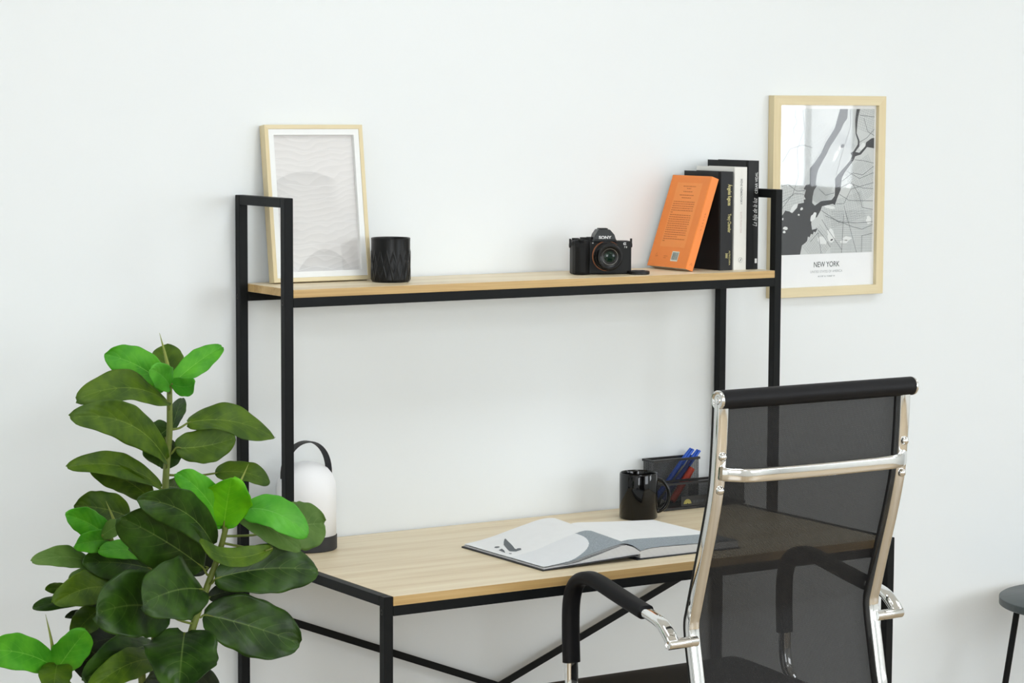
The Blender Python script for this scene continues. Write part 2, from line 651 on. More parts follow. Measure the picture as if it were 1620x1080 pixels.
def frame_parts(parent, w, h, d, lipw, top=M_frame, side=M_frameV):
    # mitred frame: four rails in one mesh, grain along each
    bm = NB()
    o = [(0, 0), (w, 0), (w, h), (0, h)]
    i = [(lipw, lipw), (w - lipw, lipw), (w - lipw, h - lipw), (lipw, h - lipw)]
    V = {}
    for nm, ring in (('o', o), ('i', i)):
        for k, (x, z) in enumerate(ring):
            for dd, y in ((0, 0.0), (1, d)):
                V[nm, k, dd] = bm.verts.new((x, y, z))
    for k in range(4):
        n = (k + 1) % 4
        mi = 0 if k % 2 == 0 else 1
        for q in ((('o', k, 0), ('o', n, 0), ('i', n, 0), ('i', k, 0)), (('o', k, 1), ('i', k, 1), ('i', n, 1), ('o', n, 1)),
                  (('o', k, 0), ('o', k, 1), ('o', n, 1), ('o', n, 0)), (('i', k, 0), ('i', n, 0), ('i', n, 1), ('i', k, 1))):
            f = bm.faces.new([V[t_] for t_ in q])
            f.material_index = mi
    return obj('frame', bm, [top, side], parent, local=True, bevel=0.0008)


frame_parts(pic, FW, FH, FD, 0.0085)
M_mat = mat('white_mount', lin(238, 240, 240), 0.6)
bm = NB()
w_, h_, a_, c_ = FW - .0087, FH - .0087, 0.0087, 0.0115
for q in ((a_, w_, a_, a_ + c_), (a_, w_, h_ - c_, h_), (a_, a_ + c_, a_ + c_, h_ - c_), (w_ - c_, w_, a_ + c_, h_ - c_)):
    box(bm, q[0], q[1], 0.0015, 0.012, q[2], q[3])
obj('inner_lip', bm, M_mat, pic, local=True)
# dune print: two dune slopes shaded down from their crests, and fine ripples, as printed ink
pa, pb, pc, pd = a_ + c_, w_ - c_, a_ + c_, h_ - c_
PW, PH = pb - pa, pd - pc
m = bpy.data.materials.new('dune_print'); m.use_nodes = True
nt = m.node_tree; Lk = nt.links.new
p_ = nt.nodes['Principled BSDF']; p_.inputs['Roughness'].default_value = 0.85
tc = nt.nodes.new('ShaderNodeTexCoord')
sx_ = nt.nodes.new('ShaderNodeSeparateXYZ'); Lk(tc.outputs['Object'], sx_.inputs[0])
def MM(op, a, b=None, c=None):
    n = nt.nodes.new('ShaderNodeMath'); n.operation = op
    for i, v in enumerate((a, b, c)):
        if v is None: continue
        if isinstance(v, (int, float)): n.inputs[i].default_value = v
        else: Lk(v, n.inputs[i])
    return n.outputs[0]
ux = MM('DIVIDE', MM('SUBTRACT', sx_.outputs['X'], pa), PW)
uz = MM('DIVIDE', MM('SUBTRACT', sx_.outputs['Z'], pc), PH)
wob = nt.nodes.new('ShaderNodeTexNoise'); wob.inputs['Scale'].default_value = 14; wob.inputs['Detail'].default_value = 2
Lk(tc.outputs['Object'], wob.inputs['Vector'])
wz = MM('MULTIPLY', MM('SUBTRACT', wob.outputs['Fac'], 0.5), 0.09)
def slope(cx, top, wid, drop, fall, x1):
    """ink amount: starts at the crest line z = top - drop*((u-cx)/wid)^2 and fades downwards"""
    d = MM('DIVIDE', MM('SUBTRACT', ux, cx), wid)
    crest = MM('SUBTRACT', top, MM('MULTIPLY', MM('MULTIPLY', d, d), drop))
    below = MM('SUBTRACT', MM('ADD', crest, MM('MULTIPLY', wz, .25)), uz)
    on = MM('MINIMUM', MM('MAXIMUM', MM('MULTIPLY', below, 90.0), 0.0), 1.0)
    fade = MM('MAXIMUM', MM('SUBTRACT', 1.0, MM('DIVIDE', below, fall)), 0.0)
    side_ = MM('MINIMUM', MM('MAXIMUM', MM('MULTIPLY', MM('SUBTRACT', x1, ux), 7.0), 0.0), 1.0)
    return MM('MULTIPLY', MM('MULTIPLY', on, fade), side_)
ink = MM('ADD', slope(.38, .742, .50, .13, .30, .80), slope(.56, .165, .30, .12, .34, .92))
rip = MM('ADD', MM('MULTIPLY', uz, 21.0), MM('ADD', MM('MULTIPLY', wz, 42.0), MM('MULTIPLY', MM('SINE', MM('MULTIPLY', ux, 4.2)), 0.9)))
saw = MM('FRACT', rip)
val = MM('SUBTRACT', MM('SUBTRACT', 1.0, MM('MULTIPLY', ink, 0.17)), MM('MULTIPLY', saw, 0.085))
vm = nt.nodes.new('ShaderNodeVectorMath'); vm.operation = 'SCALE'; vm.inputs[0].default_value = lin(228, 226, 225)[:3]
Lk(val, vm.inputs['Scale']); Lk(vm.outputs['Vector'], p_.inputs['Base Color'])
M_dune = m
M_dune_line = mat('dune_crest_ink', lin(234, 234, 234), 0.85)
pr = obj('dune_print', B(pa - .001, pb + .001, 0.010, 0.0118, pc - .001, pd + .001), M_dune, pic, local=True)
bm = NB()
O = Vector((pa, 0.010, pc)); X = Vector((PW, 0, 0)); Z = Vector((0, 0, PH))
for k in range(12):
    zz = 0.03 + 0.96 * k / 11 + random.uniform(-.008, .008)
    ph = random.uniform(0, 6); am = random.uniform(.006, .02); fr_ = random.uniform(2.5, 5)
    xa = random.uniform(0, .35) if k % 2 else 0; xb = 1 if k % 3 else random.uniform(.6, .95)
    strip(bm, [(xa + (xb - xa) * j / 30, min(.995, max(.003, zz + am * math.sin(fr_ * j / 30 * 2 + ph) - .02 * j / 30))) for j in range(31)], random.uniform(.0012, .0026), O, X, Z, 0.0004, 0)
obj('printed_ripples', bm, M_dune_line, pr, local=True)
obj('glass', B(a_ + c_ * .3, w_ - c_ * .3, 0.0072, 0.0085, a_ + c_ * .3, h_ - c_ * .3), M_glass, pic, local=True)
obj('backing', B(a_, w_, 0.0125, FD - .002, a_, h_), M_mat, pic, local=True)

# ------------------------------------------------------------------ map poster on the wall
MX0, MX1, MZ0, MZ1 = 1.3292, 1.6589, 1.1952, 1.6507
mp_root = root('framed_map', (MX0, -0.020, MZ0), 'city map poster reading NEW YORK in a pale wood frame on the wall', 'picture')
w_, h_ = MX1 - MX0, MZ1 - MZ0
frame_parts(mp_root, w_, h_, 0.020, 0.0215)
sheet = obj('poster', B(0.012, w_ - 0.012, 0.010, 0.0112, 0.012, h_ - 0.012), M_paper, mp_root, local=True)
M_land = mat('map_land', lin(206, 210, 210), 0.8)
M_water = mat('map_water', lin(42, 44, 50), 0.8)
M_road = mat('map_road', lin(92, 98, 102), 0.8)
M_street = mat('map_street', lin(150, 157, 160), 0.8)
M_park = mat('map_park', lin(232, 235, 235), 0.8)
M_ink = mat('text_ink', lin(58, 66, 68), 0.8)
M_ink2 = mat('text_ink_pale', lin(170, 176, 178), 0.8)
OX = Vector((0, -0.010, 0)); EX = Vector((1, 0, 0)); EZ = Vector((0, 0, 1))
bm = NB()
AX0, AX1, AZ0, AZ1 = 1.3600, 1.6325, 1.2915, 1.6215
plate_poly(bm, [(AX0, AZ0), (AX1, AZ0), (AX1, AZ1), (AX0, AZ1)], OX, EX, EZ, 0.00015, 0)
river = [(1.529,1.621),(1.552,1.621),(1.55,1.599),(1.539,1.587),(1.533,1.575),(1.515,1.552),(1.5,1.535),(1.491,1.518),(1.478,1.501),(1.467,1.483),(1.462,1.466),(1.461,1.452),(1.464,1.446),(1.456,1.437),(1.452,1.422),(1.451,1.408),(1.459,1.402),(1.477,1.412),(1.508,1.414),(1.517,1.423),(1.518,1.446),(1.517,1.462),(1.526,1.472),(1.561,1.503),(1.566,1.514),(1.562,1.521),(1.57,1.524),(1.583,1.54),(1.583,1.549),(1.576,1.564),(1.574,1.596),(1.577,1.616),(1.578,1.621),(1.588,1.621),(1.582,1.601),(1.579,1.566),(1.588,1.549),(1.588,1.536),(1.576,1.523),(1.588,1.521),(1.606,1.536),(1.608,1.545),(1.624,1.554),(1.632,1.555),(1.632,1.531),(1.611,1.534),(1.593,1.517),(1.576,1.513),(1.572,1.505),(1.546,1.477),(1.537,1.463),(1.534,1.436),(1.526,1.421),(1.518,1.402),(1.512,1.405),(1.48,1.400),(1.477,1.392),(1.466,1.376),(1.450,1.368),(1.449,1.361),(1.452,1.347),(1.468,1.350),(1.462,1.341),(1.457,1.343),(1.454,1.336),(1.449,1.338),(1.445,1.330),(1.440,1.332),(1.438,1.322),(1.433,1.318),(1.423,1.312),(1.418,1.2916),(1.3605,1.2916),(1.3605,1.378),(1.367,1.384),(1.373,1.392),(1.385,1.390),(1.393,1.386),(1.400,1.392),(1.407,1.398),(1.41,1.407),(1.427,1.409),(1.426,1.416),(1.432,1.417),(1.427,1.424),(1.432,1.438),(1.425,1.440),(1.432,1.449),(1.443,1.451),(1.443,1.487),(1.454,1.497),(1.475,1.521),(1.488,1.545),(1.501,1.561),(1.514,1.578),(1.523,1.604)]
plate_poly(bm, river, OX, EX, EZ, 0.00030, 1)
def inside(x, y):
    c = False
    for i in range(len(river)):
        a, b = river[i], river[i - 1]
        if (a[1] > y) != (b[1] > y) and x < (b[0] - a[0]) * (y - a[1]) / (b[1] - a[1]) + a[0]:
            c = not c
    return c
def blob(cx, cy, rx, ry, rot, n=14, jit=.2):
    rg = random.Random(int(cx * 1e4 + cy * 1e3))
    out = []
    for k in range(n):
        a = 2 * PI * k / n; r_ = 1 + rg.uniform(-jit, jit)
        x, y = rx * r_ * math.cos(a), ry * r_ * math.sin(a)
        out.append((cx + x * math.cos(rot) - y * math.sin(rot), cy + x * math.sin(rot) + y * math.cos(rot)))
    return out
for a in ((1.455,1.377,.012,.006,.8), (1.420,1.395,.004,.003,.5), (1.412,1.382,.003,.002,0), (1.374,1.352,.007,.004,-.2), (1.371,1.344,.004,.003,0), (1.366,1.373,.002,.003,0)):
    plate_poly(bm, blob(*a), OX, EX, EZ, 0.00045, 4)
for a in ((1.508,1.332,.010,.017,.3), (1.483,1.322,.014,.009,-.4), (1.53,1.532,.008,.004,1.0), (1.519,1.515,.014,.005,1.0), (1.548,1.318,.012,.004,0), (1.556,1.325,.014,.005,0), (1.400,1.398,.014,.006,.7), (1.62,1.366,.008,.010,0), (1.560,1.445,.010,.006,.3), (1.502,1.398,.016,.004,-.2), (1.597,1.535,.009,.007,.7)):
    plate_poly(bm, blob(*a), OX, EX, EZ, 0.00022, 4)
for a in ((1.537,1.537,.006,.004,.4), (1.510,1.323,.004,.002,.3)):
    plate_poly(bm, blob(*a), OX, EX, EZ, 0.00045, 3)
def seg(p, q, w, mi, h):
    n = max(2, int(math.hypot(q[0] - p[0], q[1] - p[1]) / 0.0025))
    run = []
    for k in range(n + 1):
        x = p[0] + (q[0] - p[0]) * k / n; y = p[1] + (q[1] - p[1]) * k / n
        ok = AX0 < x < AX1 and AZ0 < y < AZ1 and not inside(x, y)
        if ok:
            run.append((x, y))
        if (not ok or k == n):
            if len(run) > 1:
                strip(bm, [run[0], run[-1]], w, OX, EX, EZ, h, mi)
            run = []
rg = random.Random(5)
def grid(cx, cy, hw, hh, rot, sp, sp2):
    c, s = math.cos(rot), math.sin(rot)
    k = -hw
    while k <= hw:
        seg((cx + k * c - hh * -s, cy + k * s - hh * c), (cx + k * c + hh * -s, cy + k * s + hh * c), 0.00050, 2 + 3, 0.00018)
        k += sp * rg.uniform(.7, 1.3)
    k = -hh
    while k <= hh:
        seg((cx - k * s - hw * c, cy + k * c - hw * s), (cx - k * s + hw * c, cy + k * c + hw * s), 0.00050, 2 + 3, 0.00018)
        k += sp2 * rg.uniform(.7, 1.3)
grid(1.495, 1.49, .04, .085, -.60, .0060, .0026)
grid(1.553, 1.585, .028, .05, -.25, .0050, .003)
grid(1.570, 1.340, .062, .050, 0.0, .0036, .0045)
grid(1.545, 1.390, .06, .03, .25, .006, .005)
grid(1.600, 1.46, .04, .045, .5, .006, .004)
grid(1.47, 1.315, .035, .03, .8, .005, .005)
grid(1.42, 1.56, .07, .07, .5, .008, .007)
grid(1.395, 1.43, .04, .04, .2, .006, .006)
grid(1.48, 1.425, .03, .02, -.4, .004, .004)
grid(1.61, 1.60, .03, .03, -.3, .006, .005)
roads = [[(1.362,1.447),(1.38,1.451),(1.405,1.436),(1.432,1.436)], [(1.362,1.395),(1.395,1.43),(1.41,1.47),(1.405,1.53),(1.425,1.575),(1.42,1.62)],
 [(1.40,1.62),(1.397,1.605),(1.404,1.592),(1.392,1.575),(1.398,1.560)], [(1.362,1.50),(1.385,1.531),(1.42,1.540),(1.45,1.533)],
 [(1.463,1.352),(1.49,1.327),(1.507,1.306)], [(1.476,1.392),(1.53,1.363),(1.585,1.360),(1.632,1.362)], [(1.50,1.405),(1.545,1.405),(1.565,1.438),(1.632,1.452)],
 [(1.53,1.44),(1.56,1.452),(1.60,1.44),(1.632,1.438)], [(1.535,1.455),(1.57,1.475),(1.60,1.47),(1.632,1.49)], [(1.55,1.48),(1.59,1.462),(1.632,1.475)],
 [(1.565,1.455),(1.59,1.425),(1.60,1.395),(1.632,1.390)], [(1.524,1.43),(1.56,1.412),(1.632,1.41)], [(1.49,1.378),(1.57,1.352),(1.60,1.345),(1.632,1.355)],
 [(1.48,1.37),(1.50,1.345),(1.54,1.30)], [(1.60,1.292),(1.60,1.33),(1.632,1.335)], [(1.447,1.32),(1.47,1.34),(1.48,1.292)], [(1.54,1.292),(1.545,1.38)],
 [(1.585,1.292),(1.56,1.36),(1.545,1.40)], [(1.588,1.545),(1.61,1.555),(1.632,1.575)], [(1.588,1.607),(1.632,1.603)], [(1.60,1.60),(1.612,1.57),(1.632,1.56)],
 [(1.575,1.505),(1.60,1.503),(1.632,1.497)], [(1.47,1.44),(1.49,1.425),(1.515,1.43)], [(1.52,1.47),(1.54,1.53),(1.56,1.58),(1.56,1.62)], [(1.362,1.41),(1.40,1.43),(1.43,1.428)]]
for rd in roads:
    for a, b in zip(rd, rd[1:]):
        seg(a, b, 0.0011, 2, 0.00028)
# meshes above are in world x, z; move into the frame's own coordinates
for v in bm.verts:
    v.co.y = -0.010 + (v.co.y + 0.010) * 2.2
bmesh.ops.translate(bm, vec=(-MX0, 0.020 , -MZ0), verts=bm.verts)
obj('printed_map', bm, [M_land, M_water, M_road, M_water, M_park, M_street], sheet, local=True)
cxm = 1.4965
text_obj('city_name', 'NEW YORK', 0.0172, M_ink, sheet, (cxm, -0.010, 1.2615), (1, 0, 0), (0, 0, 1), 'CENTER', xs=0.84, bold=0.00012)
text_obj('country_name', 'UNITED STATES OF AMERICA', 0.0078, M_ink2, sheet, (cxm, -0.010, 1.2485), (1, 0, 0), (0, 0, 1), 'CENTER', xs=0.92)
text_obj('coordinates', '40.7128° N / 74.0060° W', 0.0048, M_ink2, sheet, (cxm, -0.010, 1.2385), (1, 0, 0), (0, 0, 1), 'CENTER', bold=0.0001)
obj('glass', B(0.0213, w_ - 0.0213, 0.0055, 0.0070, 0.0215, h_ - 0.0215), M_glass, mp_root, local=True)

# ------------------------------------------------------------------ books on the shelf
M_bookblack = mat('black_jacket', lin(27, 28, 30), 0.4, spec=0.25, bump=(90, 0.03, 0.001, 0.05))
M_bookwhite = mat('white_jacket', lin(232, 231, 226), 0.5)
M_bookdark = mat('charcoal_jacket', lin(24, 25, 26), 0.4, spec=0.25)
M_gold = mat('gold_print', lin(200, 190, 128), 0.5)
M_spinewhite = mat('white_print', lin(225, 226, 226), 0.6)
M_spinegrey = mat('grey_print', lin(130, 132, 135), 0.6)
M_spinerose = mat('rose_print', lin(205, 190, 186), 0.6)


def upright_book(xa, xb, yf, yb, h, m, label, hinge=True, sq=0.003, hard=True):
    r = root('book', ((xa + xb) / 2, (yf + yb) / 2, ZS), label, 'book', 'books standing on the raised shelf')
    th = 0.0022 if hard else 0.0008
    # cover: two boards and a slightly rounded spine, one mesh
    bm = NB()
    w = xb - xa
    out = [(xa, yb), (xa, yf + .007), (xa + .0012, yf + .0045), (xa, yf + .002)] if hinge else [(xa, yb), (xa, yf + .001)]
    out += [(xa + .0015, yf), (xa + w * .5, yf - .0006), (xb - .0015, yf)]
    out += [(xb, yf + .002), (xb - .0012, yf + .0045), (xb, yf + .007), (xb, yb)] if hinge else [(xb, yf + .001), (xb, yb)]
    inn = [(xb - th, yb), (xb - th, yf + .006), (xa + w * .5, yf + .004), (xa + th, yf + .006), (xa + th, yb)]
    loop = out + inn
    lo = [bm.verts.new((x, y, ZS)) for x, y in loop]
    hi = [bm.verts.new((x, y, ZS + h)) for x, y in loop]
    n = len(loop)
    for k in range(n):
        bm.faces.new([lo[k], lo[(k + 1) % n], hi[(k + 1) % n], hi[k]])
    for ring in (lo, hi):
        for tri in tessellate_polygon([[Vector((v.co.x, v.co.y, 0)) for v in ring]]):
            try: bm.faces.new([ring[i] for i in tri])
            except ValueError: pass
    obj('cover', bm, m, r)
    obj('pages', B(xa + th, xb - th, yf + .006, yb - sq, ZS + sq, ZS + h - sq), M_pages, r)
    return r


D_ = (0, 0, -1); U_ = (0, 0, 1); RX = (1, 0, 0); LX = (-1, 0, 0)
YS = -0.1607
bk = upright_book(1.0745, 1.1095, -0.16, -0.030, 0.2115, M_bookblack, 'black hardback with cream lettering on its spine, directly behind the leaning orange book')
text_obj('spine_title', 'Ángeles fugaces', 0.0128, M_gold, bk, (1.0945, YS, 1.459), D_, RX, xs=0.56, bold=0.0003)
text_obj('spine_author', 'Tracy Chevalier', 0.0118, M_gold, bk, (1.0950, YS, 1.396), D_, RX, xs=0.53, bold=0.0002)
text_obj('publisher_name', 'ALFAGUARA', 0.0058, M_gold, bk, (1.0985, YS, 1.317), D_, RX, xs=0.95)
bm = NB()
for k in range(7):
    strip(bm, [(-.0035 + .001 * (k % 2), -.0015 * k), (.0035 - .001 * (k % 3), -.0015 * k - .0006)], 0.0009, (1.0925, YS, 1.311), RX, U_, 0.0003)
obj('publisher_emblem', bm, M_gold, bk)
wb = upright_book(1.1125, 1.1465, -0.16, -0.024, 0.221, M_bookwhite, 'white paperback with faint grey lettering, between two black books', hinge=False, sq=0.0008, hard=False)
text_obj('spine_author', 'IRÈNE NÉMIROVSKY', 0.0072, M_spinegrey, wb, (1.128, YS, 1.471), D_, RX, xs=0.86, bold=0.0001)
text_obj('spine_title', 'SUITE FRANCESA', 0.0070, M_spinerose, wb, (1.128, YS, 1.400), D_, RX, xs=0.86)
bm = NB()
ring = blob(0, 0, .0058, .0058, 0, 20, 0)
strip(bm, [(a * .9, b * .9) for a, b in ring + ring[:1]], 0.0004, (1.130, YS, 1.296), RX, U_, 0.0003)
plate_poly(bm, [(-.003, -.0045), (-.001, -.001), (.003, .005), (.0012, -.001), (-.0005, -.002)], (1.130, YS, 1.296), RX, U_, 0.0003)
obj('publisher_emblem', bm, M_ink, wb)
db = upright_book(1.1485, 1.1795, -0.16, -0.016, 0.2345, M_bookdark, 'tallest black hardback with silver script on its spine, rightmost on the shelf')
text_obj('spine_title', 'La hija de la luz', 0.0170, M_spinewhite, db, (1.1735, YS, 1.367), U_, LX, shear=0.5, xs=0.58, bold=-0.0001)
text_obj('spine_author', 'CÉSAR VIDAL', 0.0098, M_spinewhite, db, (1.1745, YS, 1.438), U_, LX, xs=0.80)
bm = NB()
plate_poly(bm, [(-.003, -.005), (.003, -.005), (.003, .005), (-.003, .005)], (1.172, YS, 1.293), RX, U_, 0.0003)
obj('publisher_emblem', bm, M_spinewhite, db)

# the leaning orange paperback (own rotated frame)
M_orange = mat('orange_cover', lin(244, 138, 56), 0.45, bump=(14, 0.02, 0.001, 0.05))
M_orange2 = mat('orange_panel', lin(248, 150, 72), 0.45)
M_orink = mat('brown_print', lin(196, 104, 44), 0.6)
M_white = mat('white_label', lin(228, 228, 214), 0.6)
M_teal = mat('bar_ink', lin(60, 92, 98), 0.6)
th_ = 19.0
ob = root('book', (1.0035, -0.160, ZS), 'orange paperback with a barcode leaning at an angle against the black books', 'book', 'books standing on the raised shelf')
ob.rotation_euler = (0, R(th_), 0)
ht, tt, dp = 0.2065, 0.0205, 0.140
bm = NB()
loop = [(-tt, dp), (-tt, .0015), (-tt + .0015, 0), (-.0015, 0), (0, .0015), (0, dp), (-.0008, dp), (-.0008, .003), (-tt + .0008, .003), (-tt + .0008, dp)]
lo = [bm.verts.new((x, y, 0)) for x, y in loop]; hi = [bm.verts.new((x, y, ht)) for x, y in loop]
for k in range(len(loop)):
    n = (k + 1) % len(loop)
    bm.faces.new([lo[k], lo[n], hi[n], hi[k]])
for ring in (lo, hi):
    for tri in tessellate_polygon([[Vector((v.co.x, v.co.y, 0)) for v in ring]]):
        bm.faces.new([ring[i] for i in tri])
obj('cover', bm, M_orange, ob, local=True)
obj('pages', B(-tt + .0008, -.0008, .003, dp - .0005, 0.0005, ht - .0005), M_pages, ob, local=True)
# back cover print: plane x = -tt, seen with y running from right (0) to left (dp)
O = (-tt, dp, 0); X = (0, -1, 0); Z = (0, 0, 1)
bm = NB()
plate_poly(bm, [(.026, .045), (.115, .045), (.115, .190), (.026, .190)], O, X, Z, 0.0002, 0)
rows = [(.182, .050, .095), (.177, .065, .080), (.170, .055, .088), (.162, .045, .095), (.156, .055, .088)]
zz = .147
for k in range(19):
    rows.append((zz, .030, .108 - (.03 if k in (5, 16, 18) else random.uniform(0, .004)) - (.04 if k in (5, 18) else 0)))
    zz -= .0049 if k != 5 else .0055
for (z_, xa, xb) in rows:
    xx = xa
    while xx < xb:
        wd = random.uniform(.003, .009)
        strip(bm, [(xx, z_), (min(xb, xx + wd), z_)], 0.0017, O, X, Z, 0.0004, 1)
        xx += wd + .0012
strip(bm, [(.020, .024), (.024, .030), (.026, .024), (.020, .022), (.030, .023)], 0.0009, O, X, Z, 0.0004, 1)
strip(bm, [(.050, .024), (.064, .024)], 0.001, O, X, Z, 0.0004, 1)
strip(bm, [(.050, .020), (.060, .020)], 0.001, O, X, Z, 0.0004, 1)
obj('back_cover_text', bm, [M_orange2, M_orink], ob, local=True)
bm = NB()
plate_poly(bm, [(.078, .014), (.103, .014), (.103, .036), (.078, .036)], O, X, Z, 0.0005, 0)
xx = .081
while xx < .100:
    wd = random.choice((.0005, .0008, .0014))
    plate_poly(bm, [(xx, .017), (xx + wd, .017), (xx + wd, .034), (xx, .034)], O, X, Z, 0.0007, 1)
    xx += wd + random.choice((.0006, .0010))
obj('barcode_label', bm, [M_white, M_teal], ob, local=True)
bm = NB()
O2 = (-tt, 0, 0)
for z_, hh in ((.125, .004), (.119, .002), (.112, .003), (.105, .003), (.098, .002), (.09, .003)):
    strip(bm, [(tt * .45, z_ - hh / 2), (tt * .55, z_ + hh / 2)], 0.0012, O2, (1, 0, 0), (0, 0, 1), 0.0003)
spm = obj('spine_lettering', bm, M_orink, ob, local=True)
bm = NB()
strip(bm, [(tt * .35, .010), (tt * .5, .016), (tt * .65, .010)], 0.0012, O2, (1, 0, 0), (0, 0, 1), 0.0003)
obj('spine_emblem', bm, M_orink, ob, local=True)

# ------------------------------------------------------------------ embossed black candle cup
cup = root('candle_holder', (0.291, -0.110, ZS), 'squat black glass candle holder embossed with diamonds, on the shelf beside the dune print', 'candle holder')
Rc, Hc = 0.0388, 0.088
def diamonds(a, z):
    if z < 0.005 or z > 0.066:
        return 0.0
    n = 9
    u = ((a * n / (2 * PI)) + .3) % 1.0
    v = (z - 0.005) / 0.056
    d = abs(u - 0.5) * 2
    g = max(max(0, 1 - abs(v - d) / 0.11), max(0, 1 - abs(v - (1 - d)) / 0.11))
    inner = max(0, 1 - (abs(u - .5) * 2 + abs(v - .5) * 2) / .55)
    return 0.0011 * g + 0.0007 * min(1, inner * 3) * (v < 1)
prof = [(0, 0), (Rc - .004, 0), (Rc - .001, .0015), (Rc, .005)] + [(Rc, .006 + .060 * k / 60) for k in range(61)] + \
       [(Rc, .068), (Rc, .080), (Rc + .0003, Hc - .001), (Rc - .0008, Hc), (Rc - .0026, Hc - .0005), (Rc - .003, Hc - .004), (Rc - .0035, .03), (0, .03)]
def prof_fn(a, z):
    return diamonds(a, z)
bm = NB()
rows = []
SEG = 288
for i, (r_, z) in enumerate(prof):
    outer = 3 <= i <= 65
    if r_ < 1e-6:
        rows.append([bm.verts.new((0.291, -0.110, ZS + z))] * SEG)
    else:
        rows.append([bm.verts.new((0.291 + (r_ + (diamonds(2 * PI * k / SEG, z) if outer else 0)) * math.cos(2 * PI * k / SEG),
                                   -0.110 + (r_ + (diamonds(2 * PI * k / SEG, z) if outer else 0)) * math.sin(2 * PI * k / SEG), ZS + z)) for k in range(SEG)])
grid_faces(bm, rows, closed_v=True)
obj('glass_cup', bm, M_candle, cup, autos=50)
bm = NB(); lathe(bm, [(0, .0305), (Rc - .0038, .0305), (Rc - .0045, .034), (0, .0335)], 0.291, -0.110, ZS, 40)
obj('wax', bm, mat('dark_wax', lin(60, 58, 56), 0.5), cup, smooth=True)

# ------------------------------------------------------------------ camera on the shelf
cb = root('camera', (0.792, -0.118, ZS), 'black mirrorless camera with an orange ring around its lens, on the shelf', 'camera', rotz=R(-23))
M_cam = mat('camera_body', lin(16, 17, 18), 0.5, spec=0.3, bump=(900, 0.2, 0.0003, 0.1))
M_grip = mat('camera_grip', lin(12, 12, 13), 0.7, spec=0.3, bump=(1200, 0.5, 0.0005, 0.1))
M_cam_top = mat('camera_top', lin(38, 42, 44), 0.42)
M_ringo = mat('orange_ring', lin(196, 128, 92), 0.3, metal=0.8)
M_lensbl = mat('lens_barrel', lin(17, 17, 18), 0.35, spec=0.35)
M_lensgl = mat('lens_glass', (0.003, 0.016, 0.010, 1), 0.08, spec=0.35)
M_lensco = mat('lens_coating', (0.01, 0.05, 0.06, 1), 0.05, spec=1.0)
def prism_xz(bm, pts, ya, yb, mat=0):
    lo = [bm.verts.new((x, ya, z)) for x, z in pts]; hi = [bm.verts.new((x, yb, z)) for x, z in pts]
    n = len(pts)
    for k in range(n):
        f = bm.faces.new([lo[k], lo[(k + 1) % n], hi[(k + 1) % n], hi[k]]); f.material_index = mat
    for ring in (lo, hi):
        f = bm.faces.new(ring); f.material_index = mat
    return bm
bm = prism_xz(NB(), [(-.062, 0), (.0635, 0), (.0635, .069), (.038, .0695), (-.026, .0695), (-.030, .072), (-.058, .072), (-.062, .067)], -0.018, 0.018)
body = obj('body', bm, M_cam, cb, local=True, bevel=0.003, seg=3)
# grip
bm = NB()
sec = [(-.062, -.016), (-.060, -.036), (-.052, -.044), (-.040, -.043), (-.032, -.034), (-.026, -.018)]
rows = []
for z, k in ((0.0015, .92), (.006, 1), (.03, 1), (.05, .97), (.058, .90), (.066, .72), (.0705, .45)):
    rows.append([bm.verts.new((x, -.016 + (y + .016) * k, z)) for x, y in sec])
grid_faces(bm, rows)
bm.faces.new(rows[0]); bm.faces.new(rows[-1])
obj('grip', bm, M_grip, cb, local=True, smooth=False, bevel=0.002)
# viewfinder hump
bm = NB()
lo = [(-.022, -.026), (.032, -.026), (.032, .016), (-.022, .016)]
mid = [(-.019, -.027), (.028, -.027), (.027, .014), (-.018, .014)]
top = [(-.008, -.019), (.017, -.019), (.018, .012), (-.009, .012)]
rows = [[bm.verts.new((x, y, z)) for x, y in ring] for ring, z in ((lo, .0685), (mid, .074), ([(-.016, -.0265), (.025, -.0265), (.025, .013), (-.016, .013)], .083), (top, .0935))]
grid_faces(bm, rows, closed_v=True)
bm.faces.new(rows[-1]); bm.faces.new(rows[0])
hump = obj('viewfinder_hump', bm, M_cam_top, cb, local=True, bevel=0.0015)
obj('hot_shoe', B(-.005, .014, -.010, .010, .0925, .0958), M_cam, cb, local=True, bevel=0.0006)
for (px_, py_, r_, h_, z_) in ((-.047, -.026, .0065, .004, .0705), (-.034, .004, .009, .0065, .070), (-.052, .004, .008, .004, .071), (-.0225, -.002, .0085, .009, .0685)):
    bm = NB(); lathe(bm, [(0, 0), (r_, 0), (r_, h_ * .8), (r_ * .92, h_), (0, h_)], px_, py_, z_, 24)
    obj('dial', bm, M_cam, cb, local=True, autos=40)
for sx in (-1, 1):
    bm = NB()
    for k in range(13):
        pass
    M = Matrix.Translation((.0655 * sx, -.004, .060)) @ Matrix.Rotation(R(90), 4, 'Y')
    lathe(bm, [(.0025, -.0015), (.0048, -.0015), (.0048, .0015), (.0025, .0015), (.0025, -.0015)], seg=18, M=M)
    box(bm, min(.0630 * sx, .0670 * sx), max(.0630 * sx, .0670 * sx), -.006, -.002, .061, .074)
    obj('strap_lug', bm, M_lensbl, cb, local=True)
LC = (0.0105, 0.0385)
def lens(name, prof, m, **k):
    bm = NB()
    M = Matrix.Translation((LC[0], 0, LC[1])) @ Matrix.Rotation(R(90), 4, 'X')
    lathe(bm, prof, seg=48, M=M)
    return obj(name, bm, m, cb, local=True, autos=35, **k)
lens('mount_ring', [(.025, .016), (.0316, .016), (.0318, .0185), (.0312, .0195), (.025, .0195)], M_ringo)
